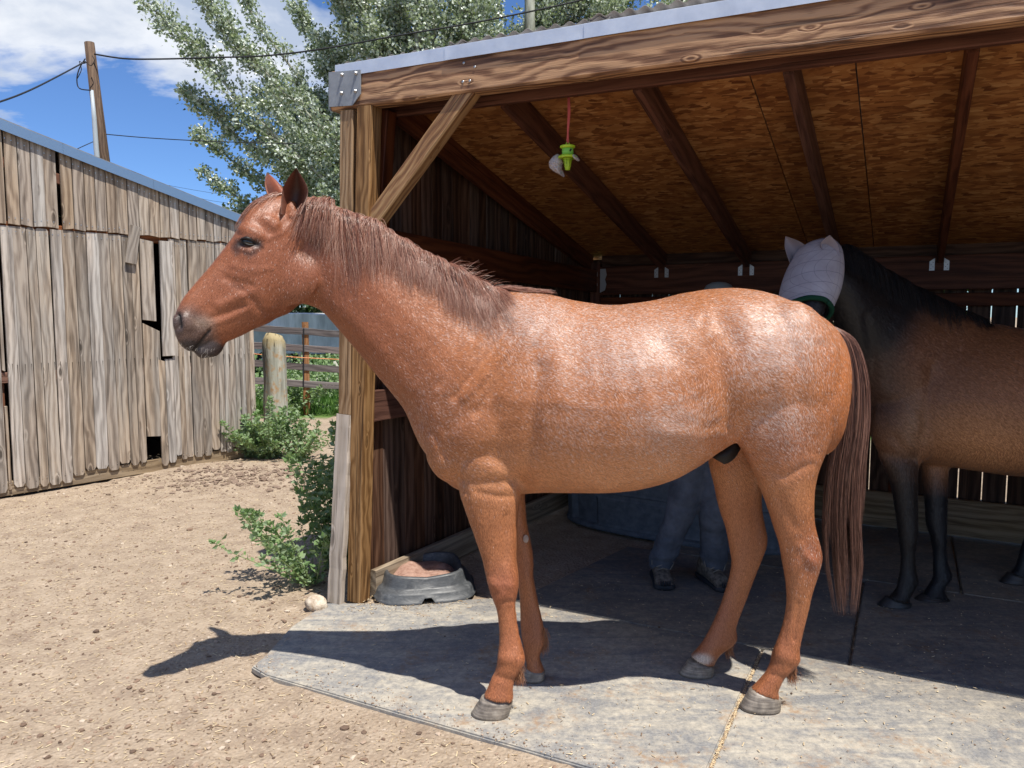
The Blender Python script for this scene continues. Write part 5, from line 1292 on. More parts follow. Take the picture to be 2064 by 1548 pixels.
pb_=remeshed('body',bodyp,.008,3,M_skin,per_)
legsY=[(1338,1182,1372,1030,1408,925),(1446,1186,1440,1030,1446,925)]
shl=[]
for (fx,fy,kx,ky,hx_,hy_) in legsY:
    a=G(fx,fy-2,.001); an=Vector((a.x+.0,a.y+.10,.11)); kn=W(kx,ky,a.y+.02); hpj=W(hx_,hy_,py0); hpj.z=.90; hpj.x=hpj.x*.6+sx0*.4+(.08 if fx>1400 else -.08)*.4
    shl.append(loft([(an+Vector((.068,0,-.035)),an-Vector((.068,0,.035)),.075),(an+Vector((.074,0,.01)),an-Vector((.070,0,-.01)),.08),(an.lerp(kn,.16)+Vector((.085,0,0)),an.lerp(kn,.16)-Vector((.08,0,0)),.085),(an.lerp(kn,.3)+Vector((.080,0,0)),an.lerp(kn,.3)-Vector((.078,0,0)),.085),(an.lerp(kn,.6)+Vector((.082,0,0)),an.lerp(kn,.6)-Vector((.08,0,0)),.085),
      (kn+Vector((.088,0,0)),kn-Vector((.088,0,0)),.09),(kn.lerp(hpj,.5)+Vector((.10,0,0)),kn.lerp(hpj,.5)-Vector((.10,0,0)),.10),(hpj+Vector((.11,0,0)),hpj-Vector((.11,0,0)),.115),(hpj+Vector((.09,0,.1)),hpj-Vector((.09,0,-.1)),.11)],18,3))
shl.append(loft([stn(sx0,.84,.15,.115),stn(sx0,.92,.185,.13),stn(sx0,1.0,.17,.12)],20,3))
je=remeshed('jeans',shl,.009,2,M_jeans,per_)
V=vget(je); N=nget(je); V+=N*np.array([.006*mnoise.noise(Vector((v[0]*9,v[1]*9,v[2]*(26 if v[2]<.35 or .45<v[2]<.62 else 9)))) for v in V])[:,None]; vset(je,V)
tp_=[loft([stn(sx0,.95,.185,.13),stn(sx0,1.12,.155,.12),stn(sx0,1.30,.18,.13),stn(sx0,1.40,.185,.12),stn(sx0,1.45,.12,.085),stn(sx0,1.475,.07,.06)],22,3)]
for s in (-1,1): sh_=Vector((sx0+s*.17,py0,1.38)); el=sh_+Vector((s*.07,-.10,-.27)); wr=el+Vector((-s*.04,-.20,.02)); tp_.append(tube([sh_,sh_.lerp(el,.5),el,el.lerp(wr,.5),wr],[.075,.062,.052,.046,.038],12))
remeshed('shirt',tp_,.010,2,M_shirt,per_)
capc=Vector((sx0+.02,py0-.02,1.665)); V,Fs=lathe([(.093,0),(.095,.02),(.090,.05),(.072,.078),(.04,.093),(.0,.097)],28,False); V=[(v[0]*.92+capc.x,v[1]*1.12+capc.y,v[2]+capc.z) for v in V]
cap_=meshobj('cap',V,Fs,M_cap,per_,None,True); V=[];Fs=[]
for k in range(2):
    for i in range(6):
        for j in range(13):
            a=math.radians(180+15+150*j/12); r=.088+.07*i/5*(math.sin(math.radians(15+150*j/12))**.5); V.append((capc.x+r*math.cos(a)*.92,capc.y+r*math.sin(a)*1.12,capc.z+.012-.02*i/5-(.003 if k else 0)-.02*abs(math.cos(a))**2))
for k in range(2):
    for i in range(5):
        for j in range(12): q=k*78+i*13+j; Fs.append((q,q+1,q+14,q+13))
meshobj('cap_visor',V,Fs,M_cap,per_,None,True)
for fi,(fx,fy) in enumerate(((1338,1184),(1444,1188))):
    a=G(fx,fy,.001); a.y+=.10; dirf=-1
    yaw=(-.02 if fi==0 else .28)
    def bt(x,y,z): return Vector((a.x+x*math.cos(yaw)-y*math.sin(yaw),a.y+x*math.sin(yaw)+y*math.cos(yaw),z))
    ring=[(-.16,.03,.020,.035),(-.14,.055,.042,.045),(-.09,.052,.052,.075),(-.03,.047,.060,.105),(.03,.045,.075,.16),(.07,.045,.070,.17),(.11,.040,.05,.13),(.13,.03,.03,.06)]
    bp_=[]
    for y,hw,zc_,zt_ in ring: bp_.append((bt(0,y,zt_),bt(0,y,.015),hw,2.6,0,Vector((math.cos(yaw),math.sin(yaw),0))))
    parts_b=[loft(bp_,18,2),loft([(bt(-.052,.05,.10),bt(.052,.05,.10),.055),(bt(-.054,.055,.175),bt(.054,.055,.175),.058)],16,2)]
    bo=remeshed('boot',parts_b,.006,2,M_boot,per_)
    so_=[(bt(0,y,.036),bt(0,y,.0015),hw+.007,3.2,0,Vector((math.cos(yaw),math.sin(yaw),0))) for y,hw,_,_ in ring]
    meshobj('sole',*loft(so_,18,2),M_sole,bo,None,True)
    tv=[]
    for k in range(5): tv.append(ellipsoid(bt(-.026+.013*k,-.166+.004*abs(k-2),.045),(.0045,.010,.018),6))
    meshobj('toe_cap',*merge(tv),M_sole,bo,None,True)
    for k in range(5): 
        y=-.06+.024*k; z=.098+.012*k+(.02 if k>2 else 0); tubeobj('lace',[bt(-.03,y,z-.008),bt(0,y-.006,z+.006),bt(.03,y+.008,z-.008)],.0028,M_lace,bo,6)
    tubeobj('lace',[bt(0,.03,.165),bt(.05,.0,.16),bt(.07,-.03,.12),bt(.045,-.05,.09)],.0022,M_lace,bo,6); tubeobj('lace',[bt(0,.03,.165),bt(-.05,.01,.15),bt(-.055,-.02,.11)],.0022,M_lace,bo,6)
per_.scale=(1,1,.986)
# ================================================================ BAY HORSE
bay=empty('horse',(P(1950,1200,4.1).x,4.1,0),'dark bay horse in the shade of the shelter wearing a white check fly mask','horse')
BY=4.15
def B(a,b,w_,ex=2.1,pk=0,Y=BY,lat=None): return (P(a[0],a[1],Y),P(b[0],b[1],Y),w_,ex,pk,lat or Vector((0,1,0)))
bparts=[]
bparts.append(loft([B((1752,770),(1756,850),.10),B((1775,735),(1772,900),.17),B((1815,700),(1800,925),.20),B((1860,672),(1850,932),.23,2.1,.2),B((1920,652),(1910,940),.25,2.1,.3),B((2000,652),(1975,950),.28,2.1,.3),B((2060,662),(2040,958),.31,2.1,.15),B((2130,668),(2110,962),.33),B((2220,664),(2200,955),.32),B((2310,645),(2300,930),.30),B((2380,642),(2380,905),.29),B((2440,665),(2430,880),.25),B((2480,700),(2470,840),.17),B((2495,730),(2490,800),.08)],32,4))
def bn_(a,b,Y,w_,yaw): l=Vector((-math.sin(yaw),math.cos(yaw),0)); return (P(a[0],a[1],Y),P(b[0],b[1],Y),w_,2.1,.35,l)
bparts.append(loft([bn_((1672,505),(1668,600),3.88,.07,.5),bn_((1700,500),(1690,650),3.92,.085,.4),bn_((1732,520),(1712,705),3.97,.10,.25),bn_((1775,548),(1732,750),4.03,.12,.15),bn_((1830,578),(1750,810),4.08,.145,.05),bn_((1900,612),(1790,880),4.12,.17,0),bn_((1985,648),(1870,940),4.15,.20,0)],26,4))
# head towards the camera
hax=(P(1618,668,3.70)-P(1650,520,3.86)).normalized(); hlat=Vector((hax.y,-hax.x,0)).normalized(); hlat=Vector((.9,.42,0)).normalized()
hup=hlat.cross(hax).normalized()
if hup.y>0: hup=-hup
h0=P(1648,515,3.86)
hd_=[(-.05,.06,.05),(.02,.095,.085),(.12,.115,.115),(.20,.105,.13),(.30,.075,.11),(.40,.060,.085),(.48,.055,.07),(.54,.055,.065),(.58,.04,.045)]
bparts.append(loft([(h0+hax*d+hup*v,h0+hax*d-hup*v,w_,2.3,0,hlat) for d,w_,v in hd_],24,3))
for s in (-1,1): bparts.append(ellipsoid(P(1830,850,BY+s*.10),(.20,.11,.24),12))
for s in (-1,1): bparts.append(ellipsoid(P(2370,800,BY+s*.14),(.22,.14,.28),12))
bparts.append(leg([((1762,860),(1870,850)),((1772,920),(1860,915)),((1786,950),(1849,945)),((1797,980),(1848,985)),((1804,1020),(1848,1020)),((1809,1055),(1849,1055)),((1813,1090),(1849,1085)),((1816,1115),(1845,1112)),((1815,1150),(1846,1145)),((1810,1172),(1851,1172)),((1806,1188),(1845,1186)),((1792,1202),(1833,1205)),((1786,1205),(1834,1215))],4.05,3.98,[.02,.06,.062,.058,.052,.048,.045,.034,.032,.038,.034,.042,.046]))
bparts.append(leg([((1850,880),(1920,880)),((1855,925),(1912,930)),((1860,960),(1909,960)),((1865,1010),(1908,1010)),((1868,1055),(1907,1055)),((1877,1085),(1906,1085)),((1881,1115),(1907,1112)),((1881,1140),(1912,1140)),((1881,1165),(1919,1162)),((1870,1182),(1904,1186)),((1862,1195),(1908,1200)),((1858,1200),(1910,1210))],4.16,4.08,[.02,.055,.056,.05,.046,.044,.034,.032,.038,.034,.042,.046]))
bparts.append(leg([((2290,800),(2440,800)),((2180,900),(2330,900)),((2120,960),(2220,960)),((2090,1010),(2160,1015)),((2075,1060),(2125,1070)),((2060,1100),(2100,1110)),((2052,1130),(2095,1140)),((2044,1148),(2088,1168)),((2036,1156),(2085,1178))],4.36,4.36,[.11,.11,.085,.06,.045,.038,.04,.045,.048]))
bparts.append(leg([((2330,780),(2480,780)),((2340,900),(2440,900)),((2345,960),(2405,965)),((2340,1050),(2400,1060)),((2350,1110),(2390,1120)),((2340,1170),(2385,1175)),((2325,1200),(2380,1210))],4.02,4.0,[.12,.10,.07,.05,.035,.038,.048]))
bb_=remeshed('body',bparts,.011,7,M_coat_dark,bay)
V=vget(bb_); N=nget(bb_); Qb=proj(V); dn=np.zeros(len(V))
for pts,wd,am in [([(1880,740),(1870,830),(1852,915)],14,-.012),([(1800,880),(1840,925)],10,-.008),([(1700,520),(1790,600),(1900,660)],12,-.006),([(1760,780),(1820,800),(1850,860)],16,.008),([(1745,640),(1760,730),(1758,790)],10,-.008)]:
    dn+=am*np.exp(-(polydist(Qb,pts)/wd)**2)
vset(bb_,V+N*dn[:,None])
x,z=Qb[:,0],Qb[:,1]; px_,py_=x,z
base=np.tile(np.array([.14,.060,.028]),(len(V),1))
def bl_(cx,cy,rx,ry): return np.exp(-((px_-cx)/rx)**2-((py_-cy)/ry)**2)
lay((.44,.21,.09),bl_(2020,890,150,70)); lay((.25,.11,.05),bl_(2064,800,100,90)*.8); lay((.26,.15,.085),bl_(1840,850,25,60)*.7)
lay((.010,.010,.013),np.clip((1900+ (py_-650)*.9*-1 - px_)/90,0,1)*np.clip((780-py_)/90,0,1))
lay((.010,.011,.015),np.clip((py_-945)/60,0,1)); lay((.018,.014,.014),np.clip((1850-px_)/60,0,1)*np.clip((900-py_)/80,0,1)*.6); lay((.02,.015,.012),np.clip((1930-px_)/80,0,1)*np.clip((py_-900)/40,0,1)*(px_<1852)*.8)
attr_set(bb_,'coat',base,'FLOAT_COLOR'); attr_set(bb_,'roan',np.zeros(len(V)))
hoof('hoof',(1769,1228),(1834,1226),(1788,1200),(1836,1214),4.0,.056,M_hoof_dark,bay); hoof('hoof',(1843,1224),(1912,1224),(1861,1195),(1911,1209),4.09,.056,M_hoof_dark,bay)
hoof('hoof',(2015,1182),(2088,1182),(2034,1152),(2088,1166),4.36,.06,M_hoof_dark,bay); hoof('hoof',(2300,1228),(2380,1228),(2325,1200),(2380,1210),4.0,.056,M_hoof_dark,bay)
fur(bb_,160000,.016,.0024,fur_material('bay_hair',.45,.45),bay,lambda p,n:np.stack([np.full(len(p),.7)*(p[:,2]>.85),np.zeros(len(p)),-.6-.4*(p[:,2]<.85)],1),(.2,.15,.12),None,lambda c:(c[:,0]<3.3).astype(float)*(c[:,0]>1.2))
bvb=BVHTree.FromPolygons([tuple(v) for v in vget(bb_)],[tuple(p.vertices) for p in bb_.data.polygons])
M_bmane=hair_material('black_mane',(.006,.006,.008),(.012,.011,.013),(.022,.018,.018),.5,.3)
bc=catmull([[*P(*p)] for p in [(1690,497,3.9),(1705,497,3.93),(1740,520,3.97),(1780,546,4.03),(1835,576,4.08),(1905,610,4.12),(1985,645,4.15)]],8); bs_=np.linspace(0,1,len(bc)); SB=[]
for _ in range(1500):
    t=random.random(); c=Vector([np.interp(t,bs_,bc[:,k]) for k in range(3)])+Vector((0,random.uniform(-.02,.01),0)); L=random.uniform(.12,.24)*(1 if t<.85 else .6); d=Vector((random.gauss(0,.2),-.5,.7)).normalized(); pts=[]
    for k in range(10): pts.append(tuple(c)); d=(d*.6+Vector((.1+random.gauss(0,.1),-.12,-1)).normalized()*.4).normalized(); q_,n_,_,_=bvb.find_nearest(c+d*L/9); c=c+d*L/9; c=q_+n_*.006 if (c-q_).dot(n_)<.004 else c
    SB.append(pts)
hair('mane',SB,.0011,M_bmane,bay,3,.2)
tl=[]
for _ in range(700):
    a,b=random.uniform(-1,1),random.uniform(-1,1); tl.append([tuple(P(2497+14*t_/11+a*(10+14*t_/11),700+540*(t_/11)*random.uniform(.97,1.0),BY+b*.06)) for t_ in range(12)])
hair('tail',tl,.0016,M_bmane,bay,3,.3)
# ---- fly mask: close shell over the head with ears, check lines and a green fleece hem
def maskm(T,bs):
    uv=T.node('ShaderNodeUVMap').outputs[0]; sp_=T.node('ShaderNodeSeparateXYZ'); T.set(sp_.inputs[0],uv)
    gx=T.math('ABSOLUTE',T.math('SUBTRACT',T.math('FRACT',sp_.outputs[0]),.5)); gy=T.math('ABSOLUTE',T.math('SUBTRACT',T.math('FRACT',sp_.outputs[1]),.5))
    l=T.math('MAXIMUM',T.math('GREATER_THAN',gx,.482),T.math('GREATER_THAN',gy,.480)); n=T.noise(T.coord('Object'),14,4,.6); fn_=T.voro(T.coord('Object'),600,'F1','Distance')
    c=T.ramp(n,[(.3,(.33,.31,.35)),(.7,(.42,.40,.45))]); c=T.mix(T.math('MULTIPLY',l,.65),c,(.12,.11,.14)); T.set(bs.inputs['Base Color'],c); T.set(bs.inputs['Normal'],T.bump(fn_,.2,.002))
M_mask=material('white_mesh',(.7,.66,.7),.8,.2,build=maskm)
mk=empty('fly_mask',tuple(h0),'white fly mask with check lines and green fleece hem on the bay horse','fly mask')
ml=[(-.075,.075,.060),(-.03,.115,.095),(.04,.13,.125),(.12,.142,.142),(.20,.140,.150),(.27,.125,.145),(.33,.108,.130)]
rowsM=catmull([[*(h0+hax*d),w_,v] for d,w_,v in ml],4); V=[];Fs=[];UV=[];n=44
for i,r in enumerate(rowsM):
    for j in range(n+1):
        a=2*math.pi*j/n; ca,sa=math.cos(a),math.sin(a); cu=math.copysign(abs(ca)**.9,ca); c=Vector(r[:3]); sag=0
        tilt=hax*(.055*(sa)+ -.03*ca)*(i/len(rowsM))
        V.append(c+hup*cu*r[4]+hlat*sa*r[3]+tilt+Vector((0,0,.003*mnoise.noise(Vector((i*.4,j*.3,0)))))); UV.append((a*r[3]/.058+.5,(i/(len(rowsM)-1)*.405)/.060))
for i in range(len(rowsM)-1):
    for j in range(n): q=i*(n+1)+j; Fs.append((q,q+1,q+n+2,q+n+1))
mo=meshobj('mask_shell',V,Fs,M_mask,mk,None,True); uvl=mo.data.uv_layers.new(name='UVMap')
for lp in mo.data.loops: uvl.data[lp.index].uv=UV[lp.vertex_index]
top=[V[j] for j in range(n)]; tcx=sum(top,Vector())/n; 
meshobj('mask_crown',[tuple(v) for v in top]+[tuple(tcx-hax*.03)],[(j,(j+1)%n,n) for j in range(n)],M_mask,mk,None,True)
last=[V[(len(rowsM)-1)*(n+1)+j] for j in range(n)]; last.append(last[0]); M_fleece=material('green_fleece',(.015,.06,.035),.95,.1,build=lambda T,bs:T.set(bs.inputs['Normal'],T.bump(T.noise(T.coord('Object'),140,3,.6),.8,.01)))
tubeobj('fleece_hem',[tuple(v) for v in last],.0125,M_fleece,mk,8)
for tip,bl2,br2,ml2,mr2,Yb,Yt_,fc in (((1583,476),(1592,530),(1634,503),(1582,500),(1612,487),3.84,3.86,(-.2,-1,0)),((1672,474),(1658,505),(1688,548),(1655,488),(1690,500),3.74,3.72,(.1,-1,0))):
    o=ear(tip,bl2,br2,ml2,mr2,Yb,fc,'ear_cover',mk,M_mask,Yt=Yt_); o.data.materials[0]=material('ear_mesh',(.38,.34,.37),.8,.2)
tubeobj('fleece_edge',[P(1686,500,3.84),P(1694,520,3.85),P(1693,545,3.86),P(1689,570,3.86)],[.008,.012,.012,.008],M_fleece,mk,8)
# ================================================================ TREES
def leafm(name,c1,c2,back,rough=.42,spec=.5,trans=.25):
    def b(T,bs):
        r=T.attr('rnd','Fac'); g=T.node('ShaderNodeNewGeometry'); c=T.ramp(r,[(0,c1),(1,c2)]); c=T.mix(g.outputs['Backfacing'],c,back)
        T.set(bs.inputs['Base Color'],c)
        tr=T.node('ShaderNodeBsdfTranslucent'); T.set(tr.inputs[0],T.mix(1,c,(1.1,1.25,.6),'MULTIPLY')); mx=T.node('ShaderNodeMixShader'); mx.inputs[0].default_value=trans
        T.l.new(bs.outputs[0],mx.inputs[1]); T.l.new(tr.outputs[0],mx.inputs[2]); T.l.new(mx.outputs[0],T.n['Material Output'].inputs[0])
    return material(name,c1,rough,spec,build=b)
M_leaf=leafm('silver_poplar_leaf',(.12,.16,.08),(.28,.33,.21),(.55,.60,.53),.36,.8,.22)
M_leaf_w=leafm('weed_leaf',(.13,.22,.08),(.27,.38,.17),(.26,.34,.20),.6,.3,.3)
M_leaf_d=leafm('dark_green_leaf',(.02,.045,.012),(.045,.08,.025),(.07,.10,.05),.5,.4,.3)
M_bark=material('pale_bark',(.33,.34,.28),.85,.15,build=lambda T,bs:T.set(bs.inputs['Base Color'],T.ramp(T.noise(T.map(T.coord('Object'),(6,6,2)),1,5,.65),[(.35,(.16,.15,.11)),(.55,(.33,.34,.28)),(.75,(.45,.46,.40))])))
def leaves(name,C_,D,size,mat,parent,shape=.8,droop=.0):
    """C_ Nx3 leaf positions, D Nx3 stalk directions -> six-sided leaf blades slightly folded"""
    N_=len(C_); d=D/np.linalg.norm(D,axis=1,keepdims=True); r=RNG.normal(size=(N_,3)); u=np.cross(d,r); u/=np.linalg.norm(u,axis=1,keepdims=True)+1e-9; nn=np.cross(d,u)
    s=size*(RNG.uniform(.65,1.25,N_))[:,None]; w_=s*shape*.5
    p0=C_; p1=C_+d*s*.42+u*w_+nn*s*.10; p2=C_+d*s; p3=C_+d*s*.42-u*w_+nn*s*.10
    V=np.stack([p0,p1,p2,p3],1).reshape(-1,3); Qd=np.arange(N_*4).reshape(-1,4)
    tri=np.concatenate([Qd[:,[0,1,2]],Qd[:,[0,2,3]]])
    if parent: V=V-np.array(wm(parent).translation)
    o=npmesh(name,V,tri,mat,None,False)
    if parent: o.parent=parent
    attr_set(o,'rnd',np.repeat(RNG.random(N_),4)); return o
def limb_cloud(limbs,dens,rs,Yc,Ys):
    """limbs: list of px polylines (px,py,dY). returns leaf points and twig tubes"""
    out=[];dirs=[];tw=[]
    for pts,wpx,nt in limbs:
        W_=catmull([[*P(p[0],p[1],Yc+p[2])] for p in pts],10); m=len(W_); mpp=Yc/F
        tw.append(([Vector(q) for q in W_],[max(.012,.055*(1-i/m)) for i in range(m)]))
        for _ in range(nt):
            t=random.random()**.8; i=min(int(t*(m-2)),m-3); a=Vector(W_[i]); ax=(Vector(W_[i+2])-a).normalized(); sd=Vector((random.gauss(0,1),random.gauss(0,1.2),random.gauss(0,1))); sd=(sd-ax*sd.dot(ax)).normalized()
            ang=random.uniform(.35,.85); d=(ax*math.cos(ang)+sd*math.sin(ang)+Vector((0,0,.15))).normalized(); L=wpx*mpp*random.uniform(.5,1.3)*(1-.55*t); b=a+d*L
            if random.random()<.5: tw.append(([a,a.lerp(b,.5)+Vector((0,0,.02)),b],[.012,.008,.004]))
            k=int(dens*L/.6)+4
            for _ in range(k):
                s=random.random()**.7; p=a.lerp(b,s)+Vector((random.gauss(0,1),random.gauss(0,1),random.gauss(0,1)))*(rs*(1-.35*s)); out.append(tuple(p)); dirs.append((d.x+random.gauss(0,.8),d.y+random.gauss(0,.8),d.z+random.gauss(0,.8)-.3))
    return np.array(out),np.array(dirs),tw
def twigs(name,tw,par,mat=None): 
    o=meshobj(name,*merge([tube(p,r,5) for p,r in tw]),mat or M_bark,par,None,True); return o
TY_=17.0
tr=empty('poplar_tree',tuple(P(1068,600,TY_)*Vector((1,1,0)) if False else (P(1068,600,TY_).x,TY_,0)),'tall silvery poplar rising behind the shelter with branches sweeping up to the left','tree')
limbs=[([(900,560,0),(700,400,-.5),(520,240,-1),(400,110,-1),(296,6,-1)],75,120),([(900,520,0),(720,330,-.6),(560,170,-1),(460,70,-1),(408,-20,-1)],80,120),
 ([(880,420,.5),(690,330,0),(520,262,-.5),(430,225,-.5),(372,180,-.5)],60,90),([(900,400,.5),(720,360,0),(600,330,-.5),(520,300,-.5),(455,262,-.5)],50,80),
 ([(900,450,.5),(740,400,0),(640,372,0),(560,345,0)],45,60),([(880,600,1),(760,470,1),(690,420,.5),(640,395,.4)],50,60),
 ([(960,400,0),(820,180,0),(730,40,0),(680,-80,0)],110,130),([(960,350,.5),(770,150,.5),(690,20,.5),(640,-60,.5)],80,90),([(900,450,0),(700,280,1),(590,140,1),(515,40,1),(492,-20,1)],48,80),
 ([(980,420,0),(900,160,-.5),(850,0,-.5),(830,-80,-.5)],110,130),([(1060,400,0),(1000,180,-.5),(960,40,-.5),(930,-80,-.5)],110,130),([(1070,380,0),(1090,150,.3),(1110,0,.5),(1120,-80,.5)],110,120),
 ([(1100,300,0),(1200,120,0),(1260,0,.5),(1290,-90,.5)],110,120),([(1150,300,0),(1300,100,0),(1400,-20,0)],100,100),([(820,500,.5),(720,440,.5),(680,430,.5)],60,70),([(900,380,1.5),(760,240,1.5),(660,120,1.5),(600,20,1.5)],75,110),([(820,480,1.5),(690,380,1.5),(600,250,1.5),(540,170,1.5)],65,90)]
for _ in range(44):
    x1=random.uniform(560,1420); y1=random.uniform(-80,60) if x1>700 else random.uniform(60,330); x0=900+(x1-900)*.45+random.uniform(-60,60); limbs.append(([(x0,520,random.uniform(-.5,1.5)),(x0*.6+x1*.4,(520*.55+y1*.45),random.uniform(-.5,1.5)),(x1,y1,random.uniform(-.5,1.5))],105,100))
for _ in range(30):
    x1=random.uniform(500,700); y1=random.uniform(120,380); limbs.append(([(880,520,1),(x1*.5+440,y1*.5+250,1),(x1,y1,1)],60,60))
C_,D_,tw=limb_cloud(limbs,70,.085,TY_,0)
tw+= [([Vector((P(1068,600,TY_).x,TY_,0)),P(1068,300,TY_),P(1068,40,TY_),P(1068,-150,TY_)],[.22,.17,.12,.08]),([P(900,560,TY_),P(850,200,TY_),P(838,0,TY_),P(830,-100,TY_)],[.15,.11,.08,.05])]
sel=RNG.random(len(C_))<min(1,400000/len(C_))
cr=leaves('crown',C_[sel],D_[sel],.075,M_leaf,tr,.85); cr['kind']='stuff'; twigs('branches',tw,tr)
# smaller tree below left
tr2=empty('poplar_tree',(P(700,600,19).x,19,0),'smaller paler poplar behind the barn end, its thin boughs reaching left below the big crown','tree')
limbs2=[([(720,520,0),(600,420,0),(500,350,0),(440,300,0),(398,268,0)],40,70),([(720,540,0),(600,450,0),(500,410,0),(440,370,0),(412,348,0)],38,60),([(720,560,0),(600,480,0),(520,450,0),(460,430,0)],36,60),([(760,560,0),(690,460,0),(640,400,0),(600,370,0)],50,80),([(700,560,0),(560,470,0),(490,420,0)],40,60)]
C_,D_,tw=limb_cloud(limbs2,50,.09,19.0,0)
tw.append(([Vector((P(760,600,19).x,19,0)),P(745,520,19),P(720,430,19)],[.14,.10,.04]))
cr=leaves('crown',C_,D_,.085,M_leaf,tr2,.85); cr['kind']='stuff'; twigs('branches',tw,tr2)
# dark leafy trees right behind the shelter (seen through the gaps) and beyond the lawn
def bushy(name,x,y,h,r,nl,lab,size=.10,mat=None,zc=.55,cat='tree'):
    o=empty(name,(x,y,0),lab,cat); pts=[];dr=[]
    cl=[(random.gauss(0,.45)*r,random.gauss(0,.45)*r,h*zc+random.gauss(0,.22)*h) for _ in range(26)]
    for _ in range(nl):
        c=random.choice(cl); q=Vector((random.gauss(0,1),random.gauss(0,1),random.gauss(0,1))).normalized()*(r*.30*random.random()**.4); pts.append((x+c[0]+q.x,y+c[1]+q.y,max(.1,c[2]+q.z))); dr.append((random.gauss(0,1),random.gauss(0,1),random.gauss(-.3,1)))
    l=leaves('crown',np.array(pts),np.array(dr),size,mat or M_leaf_d,o,.75); l['kind']='stuff'
    tw=[([Vector((x,y,0)),Vector((x+.1,y,h*.4)),Vector((x,y,h*.7))],[.16,.11,.04])]+[([Vector((x+.05,y,h*.3)),Vector((x+c[0]*.6,y+c[1]*.6,c[2]*.8)),Vector((x+c[0],y+c[1],c[2]))],[.06,.035,.015]) for c in cl[:12]]
    twigs('trunk',tw,o,M_bark); return o
bushy('tree',-3.2,27,5.6,4.2,16000,'dark green tree beyond the parked vehicles, seen under the throat of the roan horse',.17,zc=.62)
bushy('tree',-9.5,30,5.2,4.5,12000,'dark tree far behind the barn end',.18)
bushy('tree',2.5,20,7,3.4,12000,'leafy tree close behind the back wall of the shelter, left one',.15)
bushy('tree',8.5,17,7,3.6,12000,'leafy tree close behind the back wall of the shelter, right one',.15)
# ================================================================ WEEDS
M_stem=material('weed_stem',(.22,.28,.12),.7,.2)
def weed(name,x,y,stems,h,spread,lab,lean=(0,0),leaf=.036,cat='weed',hard=None,mat=None,grp=None):
    o=empty(name,(x,y,0),lab,cat,grp); LP=[];LD=[];tw=[]
    for s in range(stems):
        a=random.uniform(0,6.28); r=random.random()**.6; bx,by=x+.10*spread*r*math.cos(a)*2,y+.10*spread*r*math.sin(a)*2
        H_=h*random.uniform(.5,1.08)*(1-.35*r); tx=bx+spread*r*math.cos(a)+lean[0]*H_; ty=by+spread*r*math.sin(a)*.8+lean[1]*H_
        pts=[Vector((bx,by,0)),Vector((bx*.6+tx*.4,by*.6+ty*.4,H_*.42)),Vector((bx*.2+tx*.8,by*.2+ty*.8,H_*.78)),Vector((tx,ty,H_))]
        W_=[Vector(q) for q in catmull([[*p] for p in pts],6)]; tw.append((W_,[.0035*(1-.6*i/len(W_)) for i in range(len(W_))]))
        nl=int(H_*46)
        for k in range(nl):
            t=(k+.5)/nl; f=t*(len(W_)-1); i=min(int(f),len(W_)-2); p=W_[i].lerp(W_[i+1],f-i); a2=k*2.4+random.gauss(0,.3)
            for m in (0,math.pi):
                d=Vector((math.cos(a2+m),math.sin(a2+m),random.uniform(-.25,.7)))
                off=random.uniform(0,.03)*(1-t); LP.append(tuple(p+d*off)); LD.append(tuple(d))
                if random.random()<.5*(1-t)+.25:
                    q=p+d*.03; LP.append(tuple(q)); LD.append((d.x+random.gauss(0,.5),d.y+random.gauss(0,.5),d.z+random.gauss(.2,.5)))
        for _ in range(7): LP.append(tuple(W_[-1])); LD.append((random.gauss(0,.6),random.gauss(0,.6),random.uniform(.2,1)))
    l=leaves('leaves',np.array(LP),np.array(LD),leaf,mat or M_leaf_w,o,.62); l['kind']='stuff'; st_=twigs('stems',tw,o,M_stem); return o
g_=G(545,925)
weed('weed_bush',g_.x-.05,g_.y+.12,60,.62,.50,'low spreading green weed clump at the foot of the barn corner',(0,0),.050)
g_=G(500,925); weed('weed_bush',g_.x,g_.y+.1,16,.50,.22,'left edge of the weeds, small clump against the barn boards',(-.1,0),.045)
g_=G(600,925); weed('weed_bush',g_.x,g_.y+.0,34,.46,.38,'pale green weed clump right of the lichen-topped post foot',(.1,0),.045)
g_=G(630,1165); weed('weed_bush',g_.x+.12,g_.y+.20,34,1.0,.24,'tall dark-leaved weed growing up against the corner plank of the shelter',(-.05,0),.044)
g_=G(625,1178); weed('weed_bush',g_.x-.02,g_.y+.06,20,.50,.36,'short pale weed leaning left over the dirt at the foot of the corner post',(-.48,-.05),.040)
g_=G(575,835); weed('weed_bush',g_.x+.1,g_.y,26,.62,.5,'weeds around the foot of the brown fence post behind the stub post',(0,0),.07)
g_=G(650,838); weed('weed_bush',g_.x+.1,g_.y+.5,14,.25,.6,'low weeds at the lawn edge right of the brown fence post',(0,0),.06)
# ================================================================ LAWN
nbl=26000; gx=RNG.uniform(-9.5,-.8,nbl); gy=11.9+RNG.random(nbl)**1.5*16; gh=RNG.uniform(.04,.12,nbl)*(1+.05*(gy-12)); 
gp_=np.stack([gx,gy,np.zeros(nbl)],1); gd=np.stack([RNG.normal(0,.35,nbl),RNG.normal(0,.35,nbl),np.ones(nbl)],1)
lw=leaves('grass',gp_,gd,.14,leafm('grass_blade',(.05,.13,.02),(.13,.24,.05),(.10,.20,.05),.5,.3,.35),None,.12); props(lw,'green lawn grass behind the rail fence','grass',kind='stuff')
hill=bushy('shrub_bank',P(640,700,15).x+.2,15.5,.9,1.8,9000,'low green shrubs on the lawn behind the top fence rails',.08,M_leaf_w,.3,'shrub')
